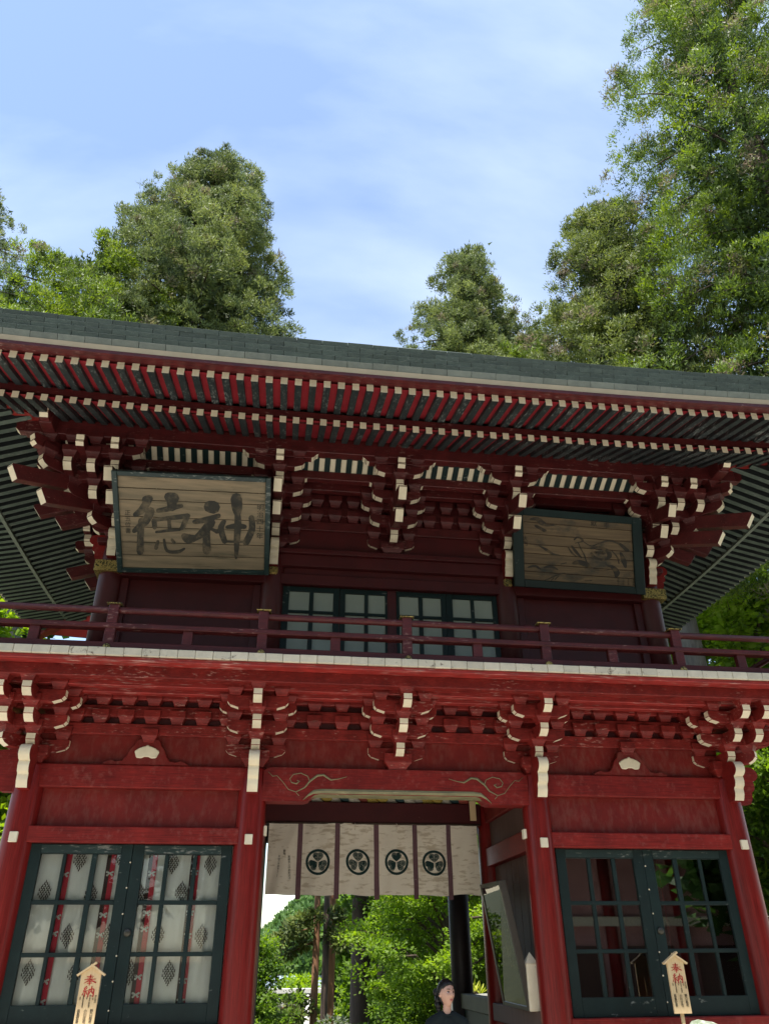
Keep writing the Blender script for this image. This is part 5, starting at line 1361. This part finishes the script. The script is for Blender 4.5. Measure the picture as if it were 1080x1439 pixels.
trunk_cedar('slim orange-barked cedar trunk nearest the torii post', 441, 30, 0.16, 'bark_red', 31, low=((8.2, 3.3, 1.6), (7.6, 2.6, 1.5), (5.6, 3.2, 2.6), (5.2, 3.9, 1.8), (8.8, 0.4, 1.4)))
trunk_cedar('dark slender cedar trunk between two orange trunks', 455, 29, 0.15, 'bark', 32, low=((8.6, 3.4, 1.3), (7.9, 5.5, 1.0)))
trunk_cedar('straight orange-barked cedar trunk left of the shaded thicket', 463, 31, 0.19, 'bark_red', 33)
trunk_cedar('thick dark cedar trunk rising behind the bright maple', 503, 34, 0.42, 'bark', 34, low=((8.5, 0.5, 2.0), (7.7, 5.8, 2.2)))
trunk_cedar('leaning grey cedar trunk behind the shaded maple', 513, 36, 0.22, 'grey_bark', 35)
trunk_cedar('dark cedar trunk half hidden by maple leaves', 536, 33, 0.26, 'bark', 36)
trunk_cedar('far cedar trunk above the drooping maple sprays', 565, 38, 0.24, 'bark', 37, low=((7.5, 3.0, 2.0),))
trunk_cedar('far cedar trunk behind the yellow-green maple', 600, 40, 0.3, 'bark', 38)
# thicket closing the view
broadleaf('thicket_tree', 'deep green tree closing the view behind the cedar trunks', on_ground(600, 1340, 46), 17, 5.2, 'maple_leaf', 'bark', 41, 60, 8, 70, (0.36, 0.26), 1.2, group='trees closing the passage view', z_lo=0.03, tb=0.30, trunk_r=0.3)
broadleaf('thicket_tree', 'pale green tree closing the view beyond the planter wall', on_ground(660, 1340, 36), 15, 6, 'maple_leaf', 'bark', 42, 60, 8, 70, (0.32, 0.22), 1.1, group='trees closing the passage view', z_lo=0.03, tb=0.35, trunk_r=0.3)
broadleaf('thicket_tree', 'dense mid green tree beside the hill edge', on_ground(525, 1340, 52), 12.5, 3.4, 'maple_leaf', 'bark', 43, 50, 7, 70, (0.34, 0.25), 1.0, group='trees closing the passage view', z_lo=0.03, tb=0.25, trunk_r=0.28)
# foliage at the sides of the gate
broadleaf('maple_tree', 'sunlit yellow-green tree outside the balcony rail end, near the grey trunk', (16.2, 17.5, ground_z(16, 17.5)), 17.5, 4.2, 'maple_leaf', 'bark', 51, 50, 8, 70, (0.24, 0.18), 0.8, z_lo=0.30, tb=0.7, trunk_r=0.22)
broadleaf('evergreen_tree', 'dark evergreen behind the roof corner over the sunlit tree', (19.5, 22.0, ground_z(17, 22)), 25, 5.0, 'dark_leaf', 'bark', 52, 60, 8, 70, (0.30, 0.2), 1.0, z_lo=0.3, tb=0.5, trunk_r=0.3)
broadleaf('hedge_conifer', 'feathery light green conifer beside the outer pillar under the carved nose', (7.5, 4.6, 0), 5.6, 1.55, 'maple_leaf', 'bark', 53, 46, 7, 100, (0.16, 0.05), 0.42, z_lo=0.12, tb=0.35, flat=0.7, trunk_r=0.16)
broadleaf('maple_tree', 'bright maple outside the balcony rail below the dark eaves', (-9.6, 12.5, ground_z(-9, 12.5)), 11.2, 2.6, 'maple_leaf', 'bark', 54, 40, 7, 70, (0.2, 0.15), 0.7, z_lo=0.3, tb=0.8, trunk_r=0.18)
broadleaf('maple_tree', 'bright shrubby maple beside the curtained bay pillar', (-6.9, 7.0, 0), 6.4, 1.6, 'maple_leaf', 'bark', 55, 40, 7, 80, (0.15, 0.11), 0.5, z_lo=0.15, tb=0.75, trunk_r=0.14)
broadleaf('evergreen_tree', 'dark evergreen behind the bright maple at the eaves', (-13.0, 17.0, ground_z(-13, 17)), 19, 4.2, 'dark_leaf', 'bark', 56, 50, 8, 70, (0.28, 0.2), 0.9, z_lo=0.25, tb=0.5, trunk_r=0.28)
# spiky plant on the planter wall
AG = thing('agave_plant', 'spiky yellow-green plant on the pale planter wall', 'plant', (P(668, 1392, Y=10.0)[0], 10.0, 1.08))
ag = []
g = np.random.default_rng(5)
for cxx in (-0.06, 0.09):
    for k in range(13):
        az = k * 2.4 + cxx * 20; el = 0.35 + 1.1 * g.random(); L = 0.22 + 0.12 * g.random()
        d = np.array([math.cos(az) * math.cos(el), math.sin(az) * math.cos(el), math.sin(el)]); sd = unit(np.cross(d, [0, 0, 1.0]) + 1e-6) * 0.022; b = np.array([cxx, 0, 0.0])
        ag.append([b - sd * 0.6, b + d * L * 0.55 - sd, b + d * L, b + d * L * 0.55 + sd])
part('leaves', quads_mesh('leaves', np.array(ag), g.random(len(ag)), 'agave_leaf'), AG)
part('root', MB().lathe([(0.05, -0.02), (0.06, 0.03), (0.02, 0.07)], 10).mesh('root', ['bark']), AG)

# far wooded hill
def hill_z(x, y):
    a = min(120.0, max(0.0, x + 9.0) * 0.95)
    dy = (y - 330) / 150.0
    return -6 + a * math.exp(-dy * dy)
sheet('hill', [-160 + 10 * i for i in range(48)], [150 + 12 * j for j in range(34)], hill_z, 'forest_floor')
g = np.random.default_rng(77)
hc, hr = [], []
while len(hc) < 7200:
    x = g.uniform(-35, 75); y = g.uniform(150, 345)
    u_ = (x - CAM[0]) / (y - CAM[1])
    if not -0.03 < u_ < 0.22: continue
    z = hill_z(x, y)
    h = g.uniform(5, 9)
    for k in range(4):
        f = k / 3
        hc.append([x + g.normal() * 0.3, y + g.normal() * 0.3, z + 1.0 + h * f]); hr.append((1.9 - 1.6 * f) * (0.8 + 0.4 * g.random()))
hc, hr = np.array(hc), np.array(hr)
V = leaf_clumps(hc, hr, 18, 1.2, 0.8, g, 0.8, 0.2, None, 0.4, True)
tn = np.repeat(np.clip(0.5 + g.normal(scale=0.2, size=len(hc) // 4 + 1), 0, 1), 4)[:len(hc)]
hf = part('hillside_forest', quads_mesh('hillside_forest', V, np.repeat(tn, 18), 'hill_leaf', 3), None, kind='stuff', label='pale sunlit forest covering the far hillside', category='forest')

# white torii down the slope
tb_ = P(431, 1439, Y=40)
TO = thing('torii', 'white torii gate standing down the slope beyond the passage', 'torii', (tb_[0] - 2.0, 40, ground_z(0, 40)))
zt_ = P(431, 1388, Y=40)[2] - ground_z(0, 40)
for s in (-1, 1): part('post', MB().lathe([(0.19, -0.3), (0.17, 2.0), (0.15, zt_ - 0.25)], 20).mesh('post', ['torii_paint']), TO, (s * 2.0, 0, 0))
pmb('top_beam', TO, MB().box(-2.75, 2.75, -0.17, 0.17, zt_ - 0.26, zt_ - 0.02), ['torii_paint'], 0.02)
zl = P(400, 1408, Y=40)[2] - ground_z(0, 40)
pmb('tie_beam', TO, MB().box(-2.4, 2.4, -0.1, 0.1, zl - 0.22, zl), ['torii_paint'], 0.01)
# small house beyond the torii
HB_ = on_ground(395, 1420, 52)
HS = thing('house', 'small pale house with grey-blue roof beyond the white torii', 'house', (HB_[0] - 1.0, 52, ground_z(0, 52)))
pmb('wall', HS, MB().box(-3.2, 3.2, 0, 5, -0.3, 4.2), ['wall_white'])
pmb('roof', HS, MB().prism([(-0.7, 4.1), (5.7, 4.1), (5.7, 4.35), (2.5, 5.9), (-0.7, 4.35)], 'x', -3.8, 3.8), ['steel_blue'])
for x in (-1.6, 1.2):
    w_ = pmb('window', HS, MB().box(x - 0.75, x + 0.75, -0.06, 0.02, 1.7, 3.5), ['dark_board'])
    pmb('window_frame', w_, MB().box(x - 0.05, x + 0.05, -0.10, -0.05, 1.7, 3.5), ['wall_white']); pmb('window_frame', w_, MB().box(x - 0.75, x + 0.75, -0.11, -0.06, 2.55, 2.65), ['wall_white'])

# the hall across the courtyard, seen only as a reflection in the door glass
HL = thing('hall', 'red hall with a white band across the courtyard, reflected in the door glass', 'building', (9.5, -16.0, 0))
pmb('wall', HL, MB().box(-5.5, 5.0, -4.0, 0.0, 0.2, 4.6), ['hall_wall'])
pmb('band', HL, MB().box(-5.7, 5.2, -0.02, 0.22, 2.50, 2.74), ['plank_white'])
pmb('plinth', HL, MB().box(-5.9, 5.4, -4.2, 0.5, 0, 0.3), ['stone'])
for x in (-5.2, -3.0, -0.8, 1.4, 3.6): pmb('pillar', HL, MB().tube([(x, 0.05, 0.2), (x, 0.05, 4.4)], 0.17, 14), ['red_pillar'])
for x in (-4.1, -1.9, 0.3, 2.5): pmb('door', HL, MB().box(x - 0.75, x + 0.75, 0.0, 0.05, 0.4, 2.0), ['dusty_board'])
pmb('roof', HL, MB().prism([(-5.6, 4.4), (1.6, 4.4), (1.6, 4.65), (-2.0, 7.6), (-5.6, 4.65)], 'x', -7.0, 6.6), ['shingle'])
LBL = ['leafy tree beside the red hall, reflected at the glass edge', 'broad leafy tree across the courtyard, behind the viewer', 'tall leafy tree behind the red hall end', 'tallest leafy tree behind the red hall', 'leafy tree at the courtyard side opposite the hall',
       'unseen leafy tree added deep behind the courtyard to block sky light', 'unseen leafy tree added beyond the courtyard to block sky light', 'unseen leafy tree added in the courtyard corner to block sky light', 'unseen leafy tree added behind the courtyard corner to block sky light']  # last four trees are added out of view to cut blue sky light
for k, (x, y, h, r_) in enumerate(((12.6, -11.5, 9, 2.6), (-8.5, -24, 21, 5.0), (3, -31, 24, 5.5), (21, -26, 24, 6), (-20, -18, 20, 5), (-4, -36, 28, 6), (12, -36, 28, 6), (-22, -34, 27, 6), (27, -14, 20, 5))):
    broadleaf('courtyard_tree', LBL[k], (x, y, 0), h, r_, 'dark_leaf', 'bark', 60 + k, 46, 6, 44, (0.5, 0.36), 1.3, group='trees across the courtyard', z_lo=0.15, tb=0.6, trunk_r=0.3)

# ------------------------------------------------------------------ the woman in the passage mouth
def capsule(mb, pts, rads, n=14):
    """closed chain of spheres and cones"""
    for p, r in zip(pts, rads):
        mb.lathe([(r * math.sin(math.pi * max(0.02, min(0.98, k / 7))), -r * math.cos(math.pi * k / 7)) for k in range(8)], n, p)
    for (p, q), (a, b) in zip(zip(pts[:-1], pts[1:]), zip(rads[:-1], rads[1:])): mb.tube([p, q], [a, b], n)
def ellip(mb, c, r, n=16, m=10):
    k = len(mb.v)
    mb.lathe([(math.sin(math.pi * max(0.02, min(0.98, i / m))), -math.cos(math.pi * i / m)) for i in range(m + 1)], n, (0, 0, 0))
    for i in range(k, len(mb.v)):
        v = mb.v[i]; mb.v[i] = (c[0] + v[0] * r[0], c[1] + v[1] * r[1], c[2] + v[2] * r[2])
HYAW = math.radians(26)
def hrot(p, pitch=-0.06):
    """head frame (face towards -y) -> body frame"""
    x, y, z = p
    y, z = y * math.cos(pitch) - z * math.sin(pitch), y * math.sin(pitch) + z * math.cos(pitch)
    ca, sa = math.cos(HYAW), math.sin(HYAW)
    return (x * ca - y * sa, x * sa + y * ca + 0.005, z + 1.478)
wx = P(627, 1400, Y=-0.05)
WM = thing('person', 'person with dark tied-back hair in a dark green top, standing in the gateway looking aside', 'person', (wx[0], -0.05, 0))
WM.scale = (0.985,) * 3
hb = bmesh.new(); bmesh.ops.create_icosphere(hb, subdivisions=5, radius=1.0)
def face_shape(p):
    x, y, z = p
    X, Y, Z = x * 0.072, y * 0.090, z * 0.108
    if z < 0.1:
        t = min(1, (0.1 - z) / 1.1); X *= 1 - 0.46 * t ** 1.5; Y = Y * (1 - 0.30 * t ** 1.5) - 0.010 * t
    if y < 0:
        fr = -y
        Y += 0.006 * fr * fr                                                       # flatten the face
        Y -= 0.021 * math.exp(-((X / 0.010) ** 2) - (((Z + 0.018) / 0.013) ** 2))    # nose tip
        Y -= 0.010 * math.exp(-((X / 0.008) ** 2) - (((Z - 0.006) / 0.020) ** 2))    # bridge
        for sx in (-1, 1):
            Y += 0.010 * math.exp(-(((X - sx * 0.029) / 0.016) ** 2) - (((Z - 0.008) / 0.012) ** 2))   # eye sockets
            Y -= 0.005 * math.exp(-(((X - sx * 0.038) / 0.018) ** 2) - (((Z + 0.020) / 0.016) ** 2))   # cheeks
        Y -= 0.0045 * math.exp(-((X / 0.018) ** 2) - (((Z + 0.052) / 0.008) ** 2))   # lips
        Y -= 0.006 * math.exp(-((X / 0.018) ** 2) - (((Z + 0.085) / 0.014) ** 2))    # chin
    return X, Y, Z
for v in hb.verts: v.co = Vector(hrot(face_shape(v.co)))
bm_head = bpy.data.meshes.new('tmp_head'); hb.to_mesh(bm_head); hb.free()
bd = MB()
bd.v = [tuple(v.co) for v in bm_head.vertices]
for p in bm_head.polygons: bd.face(list(p.vertices), 0, True)
bpy.data.meshes.remove(bm_head)
capsule(bd, [(0.0, 0.025, 1.28), (0.004, 0.018, 1.36), (0.008, 0.012, 1.42)], [0.048, 0.039, 0.038])
for sx in (-1, 1):
    k = len(bd.v); ellip(bd, (sx * 0.073, 0.012, -0.002), (0.010, 0.018, 0.030))
    for i in range(k, len(bd.v)): bd.v[i] = hrot(bd.v[i])
ellip(bd, (0, 0.02, 1.13), (0.150, 0.095, 0.19)); ellip(bd, (0, 0.02, 0.94), (0.140, 0.10, 0.14)); ellip(bd, (0, 0.025, 1.02), (0.125, 0.088, 0.14))
for sx in (-1, 1):
    capsule(bd, [(sx * 0.05, 0.02, 1.285), (sx * 0.150, 0.02, 1.238)], [0.045, 0.043])
    capsule(bd, [(sx * 0.152, 0.02, 1.236), (sx * 0.190, 0.03, 1.02), (sx * 0.200, -0.01, 0.80)], [0.043, 0.035, 0.025])
    hx = sx * 0.202
    ellip(bd, (hx, -0.02, 0.755), (0.018, 0.038, 0.048))
    for k, (dy, L) in enumerate(((-0.030, 0.065), (-0.010, 0.074), (0.010, 0.070), (0.028, 0.055))):
        capsule(bd, [(hx, -0.02 + dy, 0.725), (hx - sx * 0.004, -0.022 + dy, 0.725 - L * 0.55), (hx - sx * 0.016, -0.024 + dy, 0.725 - L)], [0.0095, 0.0088, 0.0078], 10)
    capsule(bd, [(hx - sx * 0.008, -0.050, 0.765), (hx - sx * 0.016, -0.070, 0.735), (hx - sx * 0.022, -0.074, 0.708)], [0.011, 0.010, 0.009], 10)
    capsule(bd, [(sx * 0.082, 0.02, 0.88), (sx * 0.088, 0.015, 0.47), (sx * 0.088, 0.03, 0.09)], [0.085, 0.056, 0.038])
    capsule(bd, [(sx * 0.088, 0.04, 0.04), (sx * 0.10, -0.11, 0.03)], [0.038, 0.030])
BODY = pmb('body', WM, bd, ['skin'])
def voxel(o, size, sm=2):
    m = o.modifiers.new('remesh', 'REMESH'); m.mode = 'VOXEL'; m.voxel_size = size; m.use_smooth_shade = True
    if sm: k = o.modifiers.new('smooth', 'SMOOTH'); k.iterations = sm; k.factor = 0.5
voxel(BODY, 0.0055, 2)
sh = MB()
ellip(sh, (0, 0.02, 1.11), (0.155, 0.105, 0.205)); ellip(sh, (0, 0.02, 0.95), (0.165, 0.12, 0.14))
for sx in (-1, 1):
    capsule(sh, [(sx * 0.045, 0.022, 1.285), (sx * 0.105, 0.022, 1.262), (sx * 0.155, 0.02, 1.235)], [0.058, 0.056, 0.055])
    capsule(sh, [(sx * 0.156, 0.02, 1.233), (sx * 0.196, 0.03, 1.03), (sx * 0.206, 0.01, 0.88)], [0.056, 0.050, 0.043])
ellip(sh, (0, 0.020, 1.255), (0.085, 0.078, 0.070))
voxel(pmb('top', WM, sh, ['shirt']), 0.010, 4)
cl = MB(); cl.tube([(0.062 * math.cos(t), 0.022 + 0.060 * math.sin(t), 1.318 + 0.012 * math.sin(t)) for t in [2 * math.pi * k / 20 for k in range(21)]], 0.009, 8)
pmb('collar', WM, cl, ['shirt'])
tr = MB(); ellip(tr, (0, 0.02, 0.90), (0.165, 0.118, 0.11))
for sx in (-1, 1): capsule(tr, [(sx * 0.082, 0.02, 0.86), (sx * 0.09, 0.015, 0.47), (sx * 0.09, 0.03, 0.10)], [0.098, 0.078, 0.066])
voxel(pmb('trousers', WM, tr, ['trousers']), 0.012, 3)
for sx in (-1, 1):
    shb = MB(); capsule(shb, [(sx * 0.088, 0.045, 0.042), (sx * 0.098, -0.06, 0.04), (sx * 0.102, -0.13, 0.032)], [0.042, 0.044, 0.032])
    pmb('shoe', WM, shb, ['trousers'])
hr = MB()
k = len(hr.v)
hbm = bmesh.new(); bmesh.ops.create_icosphere(hbm, subdivisions=5, radius=1.0)
keep = []
for v in hbm.verts:
    x, y, z = v.co
    fx = face_shape(v.co)
    line = 0.60 - 0.62 * max(0, y + 0.66) - 0.80 * smooth((y + 0.22) / 0.6) - 0.16 * abs(x) * smooth((-0.2 - y) / 0.3)
    lift = -0.012 + 0.026 * smooth((z - line + 0.06) / 0.16) + 0.0025 * math.sin(math.atan2(x, z + 0.3) * 46 + y * 3)
    nrm_ = Vector((x, y, z)).normalized()
    q = Vector(fx) + nrm_ * lift
    v.co = Vector(hrot((q.x, q.y, q.z)))
for v in hbm.verts: hr.v.append(tuple(v.co))
for f_ in hbm.faces: hr.face([v.index for v in f_.verts], 0, True)
hbm.free()
HAIR = pmb('hair', WM, hr, ['hair'])
bn = MB(); k = len(bn.v)
ellip(bn, (-0.030, 0.108, 0.012), (0.040, 0.034, 0.038)); capsule(bn, [(-0.034, 0.092, -0.02), (-0.045, 0.085, -0.07), (-0.046, 0.075, -0.12), (-0.04, 0.066, -0.16)], [0.028, 0.030, 0.024, 0.010])
for i in range(k, len(bn.v)): bn.v[i] = hrot(bn.v[i])
pmb('hair_bun', HAIR, bn, ['hair'])
def on_face(x, z, off=0.0):
    best = -0.09
    for it in range(1):
        yy = -math.sqrt(max(0.0, 1 - (x / 0.072) ** 2 - (z / 0.108) ** 2))
        fx = face_shape((x / 0.072, yy, z / 0.108)); best = fx[1]
    return (x, best - off, z)
for sx in (-1, 1):
    e_ = MB(); k = len(e_.v); c_ = on_face(sx * 0.029, 0.008, 0.000); ellip(e_, c_, (0.0120, 0.005, 0.0045))
    for i in range(k, len(e_.v)): e_.v[i] = hrot(e_.v[i])
    EY = pmb('eye', WM, e_, ['eye_white'])
    e_ = MB(); ellip(e_, (c_[0] + 0.002, c_[1] - 0.003, c_[2]), (0.0080, 0.0045, 0.0058))
    for i in range(len(e_.v)): e_.v[i] = hrot(e_.v[i])
    pmb('iris', EY, e_, ['eye_dark'])
    e_ = MB(); bp_ = [hrot(on_face(sx * t, 0.030 + 0.004 * math.sin((t - 0.012) * 75), 0.002)) for t in (0.013, 0.022, 0.032, 0.042)]
    e_.tube(bp_, [0.0028, 0.0034, 0.003, 0.0015], 6); pmb('eyebrow', WM, e_, ['hair'])
    e_ = MB(); bp_ = [hrot(on_face(sx * t, 0.0145 + 0.002 * math.sin((t - 0.012) * 90), 0.0035)) for t in (0.017, 0.025, 0.034, 0.042)]
    e_.tube(bp_, [0.0012, 0.002, 0.002, 0.001], 6); pmb('eyelash', WM, e_, ['hair'])
e_ = MB(); c_ = on_face(0, -0.052, 0.0)
ellip(e_, (0, c_[1] + 0.001, -0.0490), (0.020, 0.006, 0.0042)); ellip(e_, (0, c_[1] + 0.001, -0.0560), (0.017, 0.006, 0.0048))
for i in range(len(e_.v)): e_.v[i] = hrot(e_.v[i])
pmb('lips', WM, e_, ['lips'])
